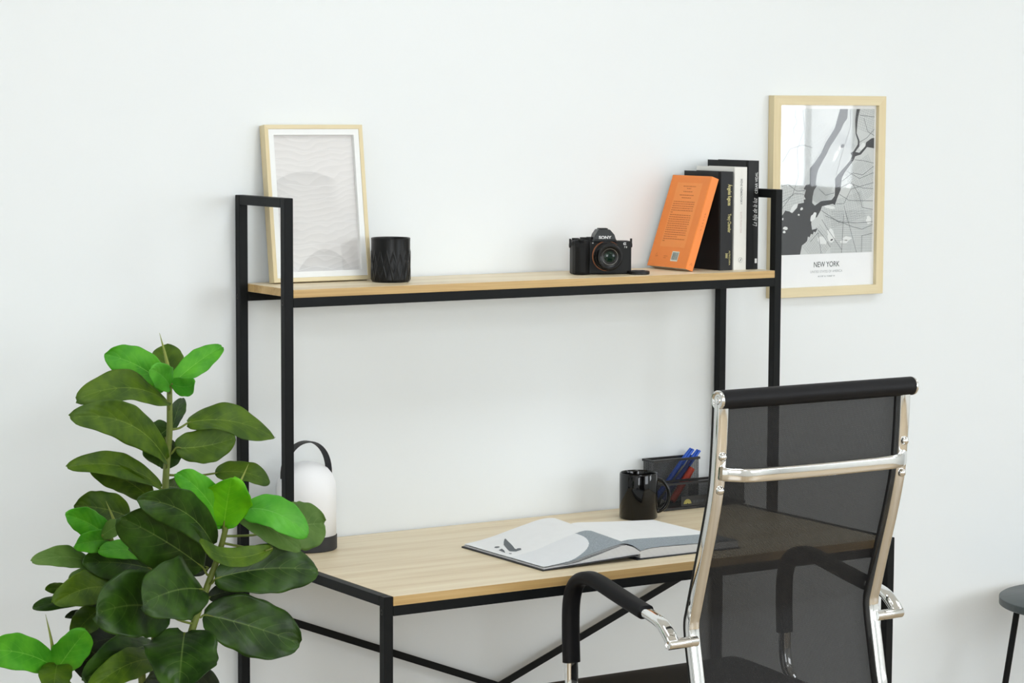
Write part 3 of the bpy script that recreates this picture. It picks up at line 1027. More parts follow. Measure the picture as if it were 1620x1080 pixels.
lb = lens('lens_barrel', [(.0300, .0190), (.0305, .0205), (.0305, .028), (.0290, .029), (.0290, .031), (.0296, .032), (.0296, .040), (.0275, .042), (.0262, .052), (.0245, .0535),
                     (.0225, .0535), (.0220, .0520), (.0190, .0500), (.0165, .0495), (.0120, .0478), (.0118, .046), (0, .046)], M_lensbl)
lens('lens_glass', [(.0120, .0472), (.009, .0484), (.005, .0490), (0, .0492)], M_lensgl)
lens('silver_ring', [(.0163, .0498), (.0168, .0502), (.0172, .0498)], M_steel)
# lettering on the camera: local frame text
def cam_text(name, body_, size, O, m, xs=1.0, bold=0.0):
    t = text_obj(name, body_, size, m, None, (0, 0, 0), (1, 0, 0), (0, 0, 1), 'CENTER', xs=xs, bold=bold)
    t.parent = cb
    t.location = O
    return t
t1 = cam_text('maker_name', 'SONY', 0.0088, (0.0045, -0.0267, 0.0745), M_spinewhite, 1.12, 0.0003)
cam_text('model_mark', 'α', 0.0085, (0.0485, -0.0182, 0.0615), M_spinewhite, 1.1, 0.0003)
cam_text('model_number', '7 II', 0.0050, (0.0505, -0.0182, 0.0550), M_spinewhite, 1.0, 0.0001)
bm = NB(); M = Matrix.Translation((-.0195, -.018, .0655)) @ Matrix.Rotation(R(90), 4, 'X')
lathe(bm, [(0, .0012), (.0012, .001), (.0016, 0)], seg=12, M=M); obj('lamp_window', bm, M_spinewhite, cb, local=True)

cap = root('lens_cap', (0.856, -0.166, ZS), 'round black lens cap lying on the shelf in front of the camera', 'lens cap')
bm = NB()
lathe(bm, [(0, 0), (.0225, 0), (.0238, .001), (.0238, .0058), (.0225, .0072), (.0205, .0074), (.0198, .0066), (0, .0066)], 0.856, -0.166, ZS, 60,
      fn=lambda a, z: (.0003 if (int(a * 60 / (2 * PI)) % 2 and .0005 < z < .006) else 0))
obj('cap_disc', bm, M_lensbl, cap, autos=35)
bm = NB(); box(bm, .842, .870, -.1700, -.1672, ZS + .0066, ZS + .0082); box(bm, .842, .870, -.1648, -.1620, ZS + .0066, ZS + .0082)
obj('pinch_grip', bm, M_lensbl, cap)

# ------------------------------------------------------------------ lantern lamp on the desk
LX_, LY_, LR = 0.1132, -0.085, 0.0605
lamp = root('table_lamp', (LX_, LY_, ZD), 'frosted white lantern lamp with black base and strap, on the desk beside the plant', 'lamp')
bm = NB()
lathe(bm, [(0, 0), (LR - .002, 0), (LR, .002), (LR, .0275), (LR - .0015, .0285), (0, .0285)], LX_, LY_, ZD, 64)
obj('lamp_base', bm, M_strap, lamp, autos=40)
bm = NB()
lathe(bm, [(LR - .003, .0287), (LR - .0015, .0292), (LR - .0015, .120), (LR - .003, .134), (LR - .0085, .148), (LR - .018, .160), (LR - .032, .1685), (.016, .172), (0, .1725)], LX_, LY_, ZD, 64)
obj('lamp_shade', bm, M_shade, lamp, smooth=True)
pts = []
hx = Vector((math.cos(0.15), math.sin(0.15), 0))
for k in range(25):
    a = PI * k / 24
    rr = 0.0555
    p_ = Vector((LX_, LY_, ZD + .143)) + hx * (rr * math.cos(a)) + Vector((0, 0, .070 * math.sin(a) ** .85))
    pts.append(p_)
side = Vector((-hx.y, hx.x, 0))
bm = sweep(NB(), pts, rrect(.010, .0013, .001, 2), ref=side)
obj('handle', bm, M_strap, lamp)

# ------------------------------------------------------------------ black mug
MX_, MY_, MR, MH = 0.8880, -0.130, 0.0408, 0.0985
mug = root('mug', (MX_, MY_, ZD), 'glossy black mug standing on the desk in front of the wire organiser', 'mug')
bm = NB()
lathe(bm, [(0, .003), (.030, .003), (.032, 0), (MR - .003, 0), (MR, .003), (MR, MH - .003), (MR - .001, MH - .0006), (MR - .002, MH), (MR - .0032, MH - .0012), (MR - .0040, MH - .004), (MR - .0042, .010), (MR - .012, .006), (0, .0055)], MX_, MY_, ZD, 72)
obj('mug_body', bm, M_glaze, mug, autos=60)
hd = Vector((math.cos(-0.44), math.sin(-0.44), 0))
pth = []
for k in range(29):
    a = R(100) - R(200) * k / 28
    pth.append(Vector((MX_, MY_, ZD + .048)) + hd * (MR - .006 + .031 * max(0, math.cos(a) * 1.0 + .17) / 1.17) + Vector((0, 0, .0345 * math.sin(a))))
sd = Vector((-hd.y, hd.x, 0))
bm = sweep(NB(), pth, circ(.0055, 14, .75), ref=sd)
obj('mug_handle', bm, M_glaze, mug, smooth=True)

# ------------------------------------------------------------------ wire mesh organiser
M_wire = mesh_mat('black_wire_mesh', lin(14, 14, 15), 0.48, 0.0036, 0.5, soft=0.9)
M_wiresolid = mat('black_wire', lin(15, 15, 16), 0.35)
org = root('desk_organizer', (1.09, -0.05, ZD), 'black wire mesh desk organiser holding pens, at the back of the desk', 'organizer')
def uvquads(quads, m, name, parent):
    bm = NB()
    uvl = bm.loops.layers.uv.new('UVMap')
    for (O_, A_, B_) in quads:
        O_ = Vector(O_); A_ = Vector(A_); B_ = Vector(B_)
        vs = [bm.verts.new(O_), bm.verts.new(O_ + A_), bm.verts.new(O_ + A_ + B_), bm.verts.new(O_ + B_)]
        f = bm.faces.new(vs)
        for l, uv in zip(f.loops, ((0, 0), (A_.length, 0), (A_.length, B_.length), (0, B_.length))):
            l[uvl].uv = uv
    o = obj(name, bm, m, parent)
    return o
XA, XB, XC = 0.985, 1.108, 1.205
Y1, Y2, Y3 = -0.012, -0.050, -0.090
z0 = ZD + 0.001
HT, HL = 0.104, 0.058
uvquads([((XA, Y1, z0), (XB - XA, 0, 0), (0, 0, HT)), ((XA, Y2, z0), (XB - XA, 0, 0), (0, 0, HT)), ((XA, Y1, z0), (0, Y2 - Y1, 0), (0, 0, HT)), ((XB, Y1, z0), (0, Y2 - Y1, 0), (0, 0, HT))], M_wire, 'tall_bin', org)
uvquads([((XA, Y3, z0), (XC - XA, 0, 0), (0, 0, HL)), ((XA, Y2, z0), (0, Y3 - Y2, 0), (0, 0, HL)), ((XC, Y1, z0), (0, Y3 - Y1, 0), (0, 0, HL * .8)), ((XB, Y1, z0), (XC - XB, 0, 0), (0, 0, HL * .8))], M_wire, 'low_tray', org)
obj('floor_panel', B(XA, XC, Y3, Y1, z0 - .0008, z0 + .0006), M_wiresolid, org)
def rim(name, xa, xb, ya, yb, z, w=0.0022):
    bm = NB()
    for q in ((xa - w, xb + w, ya - w, ya + w), (xa - w, xb + w, yb - w, yb + w), (xa - w, xa + w, ya + w, yb - w), (xb - w, xb + w, ya + w, yb - w)):
        box(bm, q[0], q[1], q[2], q[3], z - .0035, z + .0015)
    return obj(name, bm, M_wiresolid, org)
rim('rim', XA, XB, Y2, Y1, z0 + HT)
rim('rim', XA, XC, Y3, Y2 - .005, z0 + HL)
rim('base_frame', XA, XC, Y3, Y1, z0 + .0035)
obj('label_panel', B(1.03, 1.12, Y3 - .0016, Y3 - .0006, z0 + .006, z0 + .028), M_wiresolid, org)
bm = NB()
for k, rr in enumerate((.0095, .0072, .005, .003)):
    strip(bm, [(rr * math.cos(PI * j / 16), rr * math.sin(PI * j / 16)) for j in range(17)], 0.0011, (1.047, Y3 - .0017, z0 + .011), RX, U_, 0.0003)
for k in range(7):
    a = PI * (k + .5) / 7
    strip(bm, [(.002 * math.cos(a), .002 * math.sin(a)), (.010 * math.cos(a), .010 * math.sin(a))], 0.0005, (1.047, Y3 - .0017, z0 + .011), RX, U_, 0.0004)
obj('fan_emblem', bm, mat('yellow_print', lin(196, 184, 96), 0.5), org)
bm = NB()
for k, (xa, xb) in enumerate(((0, .006), (.008, .015), (.018, .020), (.0225, .030), (.033, .038))):
    strip(bm, [(xa, .0035 - .001 * (k % 2)), (xb, .0035 + .001 * (k % 2))], 0.005, (1.062, Y3 - .0017, z0 + .0115), RX, U_, 0.0003)
obj('worn_label_print', bm, mat('dim_print', lin(46, 48, 54), 0.5), org)

M_blue = mat('blue_plastic', lin(20, 84, 196), 0.35)
M_blued = mat('dark_blue_plastic', lin(12, 44, 130), 0.35)
M_red = mat('red_plastic', lin(250, 78, 40), 0.4)
def pen(base, tip, r, m, m2, label, grp=None):
    base = Vector(base); tip = Vector(tip)
    t = root('pen', base, label, 'pen', grp)
    d = (tip - base)
    bm = NB(); cyl_between(bm, base + d * .08, base + d * .80, r, 12)
    obj('barrel', bm, m, t, autos=40)
    bm = NB(); cyl_between(bm, base, base + d * .08, r * .25, 12, r2=r)
    obj('pen_tip', bm, M_steel, t, autos=40)
    bm = NB(); cyl_between(bm, base + d * .80, tip, r * 1.12, 12, r2=r * .8)
    cp = obj('pen_cap', bm, m2, t, autos=40)
    n = Vector((0, -1, 0))
    bm = NB()
    a = base + d * .72 + n * (r * 1.5); b = tip + n * (r * 1.5)
    sweep(bm, [a, b, tip + n * (r * .4)], rrect(r * .45, r * .2, r * .1, 1), ref=(1, 0, 0))
    obj('clip', bm, m2, cp)
    return t
pen((1.000, -.0225, z0 + .004), (1.108, -.0215, z0 + .119), .0056, M_blue, M_blue, 'blue pen leaning to the right in the mesh organiser, the higher of the two', 'pens in the organiser')
pen((1.014, -.0360, z0 + .004), (1.1170, -.0345, z0 + .1170), .0052, M_blued, M_blue, 'blue pen leaning right in the organiser, the lower one nearer the chair', 'pens in the organiser')
mk = root('marker', (1.044, -0.039, z0 + .002), 'red-orange marker leaning inside the mesh organiser below the blue pens', 'marker')
bm = NB(); a = Vector((1.044, -.039, z0 + .010)); b = Vector((1.0975, -.039, z0 + .079)); cyl_between(bm, a, a + (b - a) * .6, .0075, 14); obj('barrel', bm, M_red, mk, autos=40)
bm = NB(); cyl_between(bm, a + (b - a) * .6, b, .0082, 14, r2=.0074); obj('pen_cap', bm, M_red, mk, autos=40)

# ------------------------------------------------------------------ open book on the desk
ob2 = root('open_book', (0.61, -0.385, ZD), 'large open hardback with white pages and grey pictures lying on the desk', 'book')
Yf, Yb = -0.530, -0.242
GXf, GXb = 0.607, 0.626
M_cloth = mat('dark_cover', lin(34, 36, 42), 0.5)
M_grey = mat('grey_photo', lin(152, 162, 170), 0.7, bump=(320, 0.0, 0.001, 0.5))
M_pale = mat('pale_circle', lin(237, 240, 244), 0.7)
M_greyink = mat('grey_letter', lin(104, 110, 116), 0.7)
bm = NB()
LIFT = 0.0085      # the left board slopes up to the spine
box(bm, 0.379, 0.600, Yf - .003, Yb + .003, ZD, ZD + .0028)
for v in bm.verts:
    v.co.z += LIFT * max(0.0, (v.co.x - .379) / .221)
box(bm, 0.618, 0.850, Yf - .003, Yb + .003, ZD, ZD + .0028)
box(bm, .598, .618, Yf - .003, Yb + .003, ZD + .0, ZD + .0016)
obj('cover', bm, M_cloth, ob2, bevel=0.0004)
Lp = [(0.0, .0075), (.12, .0105), (.30, .018), (.45, .0265), (.60, .0345), (.72, .0405), (.82, .0425), (.90, .0400), (.96, .0320), (1.0, .0200)]
Lq = [(0.0, .0072), (.12, .0095), (.30, .013), (.45, .0205), (.60, .0275), (.72, .0325), (.82, .0350), (.90, .0310), (.96, .0240), (1.0, .0175)]
Rp = [(0.0, .0200), (.05, .0255), (.12, .0270), (.25, .0255), (.45, .0225), (.7, .0195), (.9, .0170), (1.0, .0160)]
Rq = [(0.0, .0175), (.05, .0195), (.12, .0210), (.25, .0210), (.45, .0200), (.7, .0185), (.9, .0175), (1.0, .0165)]
def interp(tab, u):
    us = [a for a, b in tab]
    for i in range(len(tab) - 1):
        if u <= tab[i + 1][0] + 1e-9:
            a, b = tab[i], tab[i + 1]
            t = (u - a[0]) / (b[0] - a[0])
            m0 = (tab[i + 1][1] - tab[max(i - 1, 0)][1]) / max(1e-6, tab[i + 1][0] - tab[max(i - 1, 0)][0])
            j = min(i + 2, len(tab) - 1)
            m1 = (tab[j][1] - tab[i][1]) / max(1e-6, tab[j][0] - tab[i][0])
            h = b[0] - a[0]
            t2, t3 = t * t, t * t * t
            return (2 * t3 - 3 * t2 + 1) * a[1] + (t3 - 2 * t2 + t) * h * m0 + (-2 * t3 + 3 * t2) * b[1] + (t3 - t2) * h * m1
    return tab[-1][1]
def page_pt(sidev, u, v, lift=0.0):
    """u outer->gutter for left; gutter->outer for right. v front->back"""
    g = GXf + (GXb - GXf) * v
    if sidev == 'L':
        x = 0.383 + (g - 0.383) * u
        z = interp(Lq, u) * (1 - v) + interp(Lp, u) * v
    else:
        x = g + (0.846 - g) * u
        z = interp(Rq, u) * (1 - v) + interp(Rp, u) * v
    return Vector((x, Yf + (Yb - Yf) * v, ZD + z + lift))
NU, NV = 56, 40
def block(sidev, drop, name, m):
    bm = NB()
    rows = [[bm.verts.new(page_pt(sidev, i / NU, j / NV, drop - (.0050 * math.sin(PI * i / NU) ** 2 if sidev == 'L' else 0))) for i in range(NU + 1)] for j in range(NV + 1)]
    grid_faces(bm, rows)
    low = [[bm.verts.new((v.co.x, v.co.y, min(v.co.z, ZD + .0029 + (LIFT * i_ / NU if sidev == 'L' else 0)))) for i_, v in enumerate(row)] for row in rows]
    grid_faces(bm, low)
    for a, b in ((rows[0], low[0]), (rows[-1], low[-1])):
        grid_faces(bm, [a, b])
    for k in (0, -1):
        grid_faces(bm, [[r_[k] for r_ in rows], [r_[k] for r_ in low]])
    return obj(name, bm, m, ob2, autos=40)
M_stack = mat('page_stack', lin(206, 207, 206), 0.8)
nt = M_stack.node_tree
wv = nt.nodes.new('ShaderNodeTexWave'); wv.bands_direction = 'Z'; wv.inputs['Scale'].default_value = 230; wv.inputs['Distortion'].default_value = 2.5; wv.inputs['Detail Scale'].default_value = .3
tcs = nt.nodes.new('ShaderNodeTexCoord'); nt.links.new(tcs.outputs['Object'], wv.inputs['Vector'])
rs = nt.nodes.new('ShaderNodeValToRGB'); rs.color_ramp.elements[0].color = lin(176, 178, 182); rs.color_ramp.elements[1].color = lin(224, 225, 226); rs.color_ramp.elements[1].position = .45
nt.links.new(wv.outputs['Fac'], rs.inputs['Fac']); nt.links.new(rs.outputs['Color'], nt.nodes['Principled BSDF'].inputs['Base Color'])
block('L', -0.0022, 'page_block', M_stack)
block('R', -0.0012, 'page_block', M_stack)
def sheet_piece(sidev, inside_fn, lift, name, m, parent=None, th=0.0):
    bm = NB()
    NU2, NV2 = 200, 160
    vs = {}
    def V(i, j):
        if (i, j) not in vs:
            vs[i, j] = bm.verts.new(page_pt(sidev, i / NU2, j / NV2, lift))
        return vs[i, j]
    for i in range(NU2):
        for j in range(NV2):
            if inside_fn((i + .5) / NU2, (j + .5) / NV2):
                bm.faces.new([V(i, j), V(i + 1, j), V(i + 1, j + 1), V(i, j + 1)])
    return obj(name, bm, m, parent or ob2, smooth=True)
sheet_piece('L', lambda u, v: True, -0.0028, 'page', M_paper)
lp = sheet_piece('L', lambda u, v: True, 0.0, 'page', M_paper)
rp = sheet_piece('R', lambda u, v: True, 0.0, 'page', M_paper)
def in_circle(u, v):
    p = page_pt('L', u, v)
    return (p.x - .420) ** 2 + (p.y + .400) ** 2 < .128 ** 2 or p.x < .42
sheet_piece('L', lambda u, v: v < .41 + .10 * u and in_circle(u, v), 0.0004, 'printed_circle', M_pale, lp)
sheet_piece('L', lambda u, v: v < .41 + .10 * u and not in_circle(u, v), 0.0004, 'printed_photo', M_grey, lp)
sheet_piece('R', lambda u, v: v < .30, 0.0004, 'printed_photo', M_grey, rp)
# loose leaf standing off the left stack near the gutter
def flat_mark(pts, name):
    bm = NB()
    vs = []
    for (x, y) in pts:
        u = (x - .383) / (GXf + .008 - .383); v = (y - Yf) / (Yb - Yf)
        vs.append(bm.verts.new(page_pt('L', u, v, 0.0006)))
    for tri in tessellate_polygon([[Vector((p[0], p[1], 0)) for p in pts]]):
        bm.faces.new([vs[i] for i in tri])
    return bm
# big printed italic letter, dot and wedge
sw = []
cl = [(.4515, -.2825), (.4424, -.3007), (.4342, -.3194), (.4265, -.3408), (.4200, -.3570), (.4172, -.3680), (.4205, -.3740), (.4261, -.3735), (.4333, -.3655)]
wd_ = [.0010, .0042, .0066, .0070, .0068, .0080, .0088, .0064, .0030]
for i, (q, w__) in enumerate(zip(cl, wd_)):
    a = cl[max(i - 1, 0)]; b = cl[min(i + 1, len(cl) - 1)]
    dx, dy = b[0] - a[0], b[1] - a[1]; L_ = math.hypot(dx, dy)
    sw.append(((q[0] - dy / L_ * w__, q[1] + dx / L_ * w__), (q[0] + dy / L_ * w__, q[1] - dx / L_ * w__)))
bm = NB()
prev = None
for a, b in sw:
    cur = []
    for (x, y) in (a, b):
        cur.append(bm.verts.new(page_pt('L', (x - .383) / (GXf + .008 - .383), (y - Yf) / (Yb - Yf), 0.0006)))
    if prev:
        bm.faces.new([prev[0], prev[1], cur[1], cur[0]])
    prev = cur
for blobp in (blob(.4105, -.3200, .0050, .0058, 0, 14, .03), [(.4100, -.3386), (.4050, -.3560), (.3958, -.3738), (.3985, -.3560), (.3991, -.3446)], blob(.3998, -.3866, .0028, .0034, 0, 10, .03)):
    b2 = flat_mark(blobp, 'x')
    me_ = bpy.data.meshes.new('tmp'); b2.to_mesh(me_); b2.free(); bm.from_mesh(me_); bpy.data.meshes.remove(me_)
obj('printed_letter', bm, M_greyink, lp)

# ------------------------------------------------------------------ side table at the right
tb = root('side_table', (2.105, -0.262, 0), 'round black side table on splayed legs, standing by the wall at the far right', 'table')
M_tab = wood('black_stained_wood', [(0.3, lin(38, 46, 48)), (0.5, lin(56, 66, 68)), (0.8, lin(76, 88, 90))], 'X', 0.6, 0.4)
bm = NB(); lathe(bm, [(0, .452), (.205, .452), (.208, .454), (.208, .470), (.205, .472), (0, .472)], 2.105, -0.262, 0, 96)
obj('table_top', bm, M_tab, tb, autos=40)
for k in range(3):
    a = R(153 + 120 * k)
    d = Vector((math.cos(a), math.sin(a), 0))
    c0 = Vector((2.105, -.262, 0))
    bm = NB(); cyl_between(bm, c0 + d * .235 + Vector((0, 0, 0)), c0 + d * .172 + Vector((0, 0, .452)), .0075, 16)
    obj('leg', bm, M_black, tb, autos=40)

# ------------------------------------------------------------------ office chair
XCc = 0.622      # centre line
XL_, XR_ = 0.416, 0.828
chair = root('office_chair', (XCc, -0.80, 0), 'black mesh office chair with chrome frame and padded arms, in front of the desk', 'chair')
spine_yz = [(-1.030, 1.118), (-1.0292, 1.09), (-1.0262, 1.033), (-1.0200, 0.969), (-1.004, 0.900), (-0.9838, 0.830), (-0.9600, 0.745), (-0.9545, 0.722), (-0.9570, 0.695), (-0.9672, 0.645),
            (-0.9775, 0.594), (-0.9835, 0.566), (-0.980, 0.535), (-0.960, 0.508), (-0.925, 0.494), (-0.86, 0.487), (-0.75, 0.486), (-0.62, 0.492), (-0.545, 0.494), (-0.510, 0.484), (-0.500, 0.466)]
SP = catmull([(0, y, z) for y, z in spine_yz], 5)
for xx in (XL_, XR_):
    bm = sweep(NB(), [(xx, p.y, p.z) for p in SP], rrect(.0115, .0085, .0045, 4))
    obj('frame_tube', bm, M_chrome, chair, autos=50)
# hems and sling, standing off the tubes on the sitter's side
def offset_path(path, d):
    out = []
    for i, p in enumerate(path):
        t = (path[min(i + 1, len(path) - 1)] - path[max(i - 1, 0)]).normalized()
        n = Vector((0, -t.z, t.y))        # turned towards the sitter
        out.append(p + n * d)
    return out
n_test = offset_path(SP, 0.010)
sgn = 1 if n_test[20].y > SP[20].y else -1
HP = offset_path(SP, 0.0120 * sgn)
for xx, s in ((XL_, -1), (XR_, 1)):
    bm = sweep(NB(), [(xx, p.y, p.z) for p in HP], rrect(.0100, .0035, .003, 3))
    obj('side_hem', bm, M_hem, chair, autos=50)
bm = NB()
uvl = bm.loops.layers.uv.new('UVMap')
NX = 12
acc = [0.0]
for a, b in zip(HP, HP[1:]):
    acc.append(acc[-1] + (b - a).length)
HP2 = offset_path(SP, 0.0145 * sgn)
rows = []
for p in HP2:
    rows.append([bm.verts.new((XL_ + .007 + (XR_ - XL_ - .014) * k / NX, p.y, p.z)) for k in range(NX + 1)])
for i in range(len(rows) - 1):
    for k in range(NX):
        f = bm.faces.new([rows[i][k], rows[i][k + 1], rows[i + 1][k + 1], rows[i + 1][k]])
        for l, (u, v) in zip(f.loops, ((k, i), (k + 1, i), (k + 1, i + 1), (k, i + 1))):
            l[uvl].uv = (u * (XR_ - XL_ - .022) / NX, acc[v])
sl = obj('mesh_sling', bm, M_sling, chair, smooth=True)
# seat pad (opaque black) over the seat part of the sling
seat_path = [p for p in HP2 if p.z < .535 and p.y > -.955]
bm = sweep(NB(), [(XCc - .010, p.y, p.z + .014) for p in seat_path], rrect(.232, .012, .008, 3))
obj('seat', bm, M_vinyl, chair, autos=50)
# rolled head bar
ty, tz, tr = -1.030, 1.1245, 0.0168
bm = NB(); cyl_between(bm, (.411, ty, tz), (.845, ty, tz), tr, 40)
obj('head_roll', bm, M_vinyl, chair, autos=40)
for xa, s in ((.411, -1), (.845, 1)):
    bm = NB()
    M = Matrix.Translation((xa, ty, tz)) @ Matrix.Rotation(R(90 * s), 4, 'Y')
    lathe(bm, [(.0160, -.001), (.0168, 0), (.0168, .0035), (.0155, .0055), (.0120, .0050), (.0105, .0030), (.0070, .0030), (.0060, .0045), (.0030, .0045), (.0022, .003), (0, .003)], seg=40, M=M)
    obj('end_cap', bm, M_chrome, chair, autos=50)
# flange under the head roll where the tubes enter
# cross bar behind the back
cbp = catmull([(XL_ + .002, -1.034, .9965), (XL_ + .012, -1.043, .9960), (XL_ + .035, -1.056, .9950), (XL_ + .075, -1.061, .9945), (XCc, -1.062, .994), (XR_ - .075, -1.061, .9945), (XR_ - .035, -1.056, .9950), (XR_ - .012, -1.043, .9960), (XR_ - .002, -1.034, .9965)], 6)
bm = sweep(NB(), cbp, rrect(.0125, .0075, .005, 4), ref=(0, 0, 1))
obj('cross_bar', bm, M_chrome, chair, autos=50)
for xx in (XL_, XR_):
    for zz in (1.0265, .9675):
        yy = -1.0262 if zz > 1 else -1.0200
        bm = NB()
        M = Matrix.Translation((xx, yy - .0085, zz)) @ Matrix.Rotation(R(90), 4, 'X')
        lathe(bm, [(.0078, 0), (.0078, .0012), (.0072, .0036), (.0056, .0058), (.0030, .0072), (0, .0076)], seg=24, M=M)
        obj('screw', bm, M_chrome, chair, smooth=True)
# arm rests
def arm(side):
    s = -1 if side == 'L' else 1
    xt = XL_ if s < 0 else XR_
    xr = xt + s * .052          # rear end of the arm
    xf = .368 if s < 0 else .872
    def P(y, z):
        t = (y + .966) / (.966 - .64)
        return (xr + (xf - xr) * min(1, max(0, t)) ** .8, y, z)
    # pivot rod through the back tube
    bm = NB()
    M = Matrix.Translation((xt + s * .006, -.966, .6935)) @ Matrix.Rotation(R(90 * s), 4, 'Y')
    lathe(bm, [(.0, -.006), (.0095, -.006), (.0095, .010), (.0085, .011), (.0095, .012), (.0095, .054), (.0085, .056), (.006, .0565), (.006, .054), (0, .054)], seg=28, M=M)
    obj('arm_pivot', bm, M_chrome, chair, autos=40)
    full = catmull([P(-.9665, .697), P(-.956, .708), P(-.935, .7235), P(-.905, .732), P(-.87, .738), P(-.80, .7515), P(-.735, .7645), P(-.700, .7660), P(-.672, .7565), P(-.655, .738), P(-.646, .708), P(-.645, .66), P(-.648, .600),
                    P(-.650, .560), P(-.660, .527), P(-.685, .500), P(-.73, .482), P(-.79, .474)], 6)
    bm = sweep(NB(), full, rrect(.0130, .0085, .0080, 4), scale=lambda t: 1.0)
    arm_o = obj('arm_frame', bm, M_chrome, chair, autos=50)
    pad = [p for p in full if p.z > .598 and p.y > -.889]
    bm = sweep(NB(), pad, rrect(.0170, .0125, .0115, 5))
    obj('arm_pad', bm, M_vinyl, arm_o, autos=50)
    bm = NB(); cyl_between(bm, (xf, -.79, .474), (xt, -.79, .474), .009, 20)
    obj('arm_bracket', bm, M_chrome, arm_o, autos=40)
arm('L')
arm('R')
# under the seat: mechanism, column, star base (outside the picture)
obj('tilt_mechanism', B(XCc - .10, XCc + .10, -.86, -.62, .425, .472), M_plastic, chair, bevel=.008)
obj('seat_rail', B(XL_ + .01, XR_ - .01, -.80, -.77, .462, .480), M_steel, chair, bevel=.004)
bm = NB(); lathe(bm, [(0, .12), (.026, .12), (.026, .29), (.016, .295), (.016, .43), (0, .43)], XCc, -.74, 0, 32)
obj('gas_column', bm, M_chrome, chair, autos=40)
for k in range(5):
    a = R(18 + 72 * k)
    d = Vector((math.cos(a), math.sin(a), 0)); c0 = Vector((XCc, -.74, 0))
    bm = sweep(NB(), [c0 + d * .02 + Vector((0, 0, .15)), c0 + d * .15 + Vector((0, 0, .125)), c0 + d * .29 + Vector((0, 0, .085))], rrect(.022, .016, .006, 3), ref=(-d.y, d.x, 0), scale=lambda t: 1 - .35 * t)
    obj('base_spoke', bm, M_chrome, chair, autos=50)
    sd = Vector((-d.y, d.x, 0)); wc = c0 + d * .285 + Vector((0, 0, .0285))
    bm = NB()
    cyl_between(bm, wc - sd * .024, wc - sd * .006, .0285, 28); cyl_between(bm, wc + sd * .006, wc + sd * .024, .0285, 28)
    cyl_between(bm, wc - sd * .006, wc + sd * .006, .010, 16); cyl_between(bm, wc, wc + Vector((0, 0, .05)), .007, 14)
    obj('caster', bm, M_plastic, chair, autos=40)

# ------------------------------------------------------------------ fiddle-leaf plant
def leaf_mat(name, base, deep, vein, rough, back=None):
    m = bpy.data.materials.new(name); m.use_nodes = True
    nt = m.node_tree; L = nt.links.new
    p = nt.nodes['Principled BSDF']
    p.inputs['Roughness'].default_value = rough
    p.inputs['Specular IOR Level'].default_value = 0.3
    tc = nt.nodes.new('ShaderNodeTexCoord')
    sep = nt.nodes.new('ShaderNodeSeparateXYZ'); L(tc.outputs['UV'], sep.inputs[0])
    def M(op, a, b=None, c=None):
        n = nt.nodes.new('ShaderNodeMath'); n.operation = op
        for i, v in enumerate((a, b, c)):
            if v is None: continue
            if isinstance(v, (int, float)): n.inputs[i].default_value = v
            else: L(v, n.inputs[i])
        return n.outputs[0]
    u = M('ABSOLUTE', sep.outputs['X'])
    mid = M('SUBTRACT', 1.0, M('DIVIDE', u, 0.036))
    mid = M('MAXIMUM', mid, 0.0)
    fade = M('SUBTRACT', 1.15, sep.outputs['Y'])
    mid = M('MULTIPLY', mid, fade)
    # side veins: lines running forward from the midrib
    ph = M('SUBTRACT', M('MULTIPLY', sep.outputs['Y'], 6.5), M('MULTIPLY', M('POWER', u, 1.25), 2.6))
    fr = M('SUBTRACT', 0.5, M('ABSOLUTE', M('SUBTRACT', M('FRACT', ph), 0.5)))
    sv = M('MAXIMUM', M('SUBTRACT', 1.0, M('DIVIDE', fr, 0.05)), 0.0)
    sv = M('MULTIPLY', sv, M('MAXIMUM', M('SUBTRACT', 0.75, u), 0.0))
    vn = M('MINIMUM', M('ADD', mid, M('MULTIPLY', sv, 0.6)), 1.0)
    nz = nt.nodes.new('ShaderNodeTexNoise'); nz.inputs['Scale'].default_value = 28; nz.inputs['Detail'].default_value = 3
    L(tc.outputs['Object'], nz.inputs['Vector'])
    mr = nt.nodes.new('ShaderNodeMapRange'); mr.inputs['From Min'].default_value = 0.35; mr.inputs['From Max'].default_value = 0.65
    L(nz.outputs['Fac'], mr.inputs['Value'])
    mx = nt.nodes.new('ShaderNodeMix'); mx.data_type = 'RGBA'
    L(mr.outputs['Result'], mx.inputs['Factor'])
    mx.inputs['A'].default_value = deep; mx.inputs['B'].default_value = base
    mx2 = nt.nodes.new('ShaderNodeMix'); mx2.data_type = 'RGBA'
    L(M('MULTIPLY', vn, 0.8), mx2.inputs['Factor'])
    L(mx.outputs['Result'], mx2.inputs['A']); mx2.inputs['B'].default_value = vein
    L(mx2.outputs['Result'], p.inputs['Base Color'])
    hgt = M('SUBTRACT', 0.0, vn)
    bp = nt.nodes.new('ShaderNodeBump'); bp.inputs['Strength'].default_value = 0.22; bp.inputs['Distance'].default_value = 0.0006
    L(hgt, bp.inputs['Height']); L(bp.outputs['Normal'], p.inputs['Normal'])
    # thin leaves let some light through
    tl = nt.nodes.new('ShaderNodeBsdfTranslucent'); L(mx2.outputs['Result'], tl.inputs['Color'])
    ms = nt.nodes.new('ShaderNodeMixShader'); ms.inputs[0].default_value = 0.18
    L(p.outputs[0], ms.inputs[1]); L(tl.outputs[0], ms.inputs[2])
    L(ms.outputs[0], nt.nodes['Material Output'].inputs['Surface'])
    return m
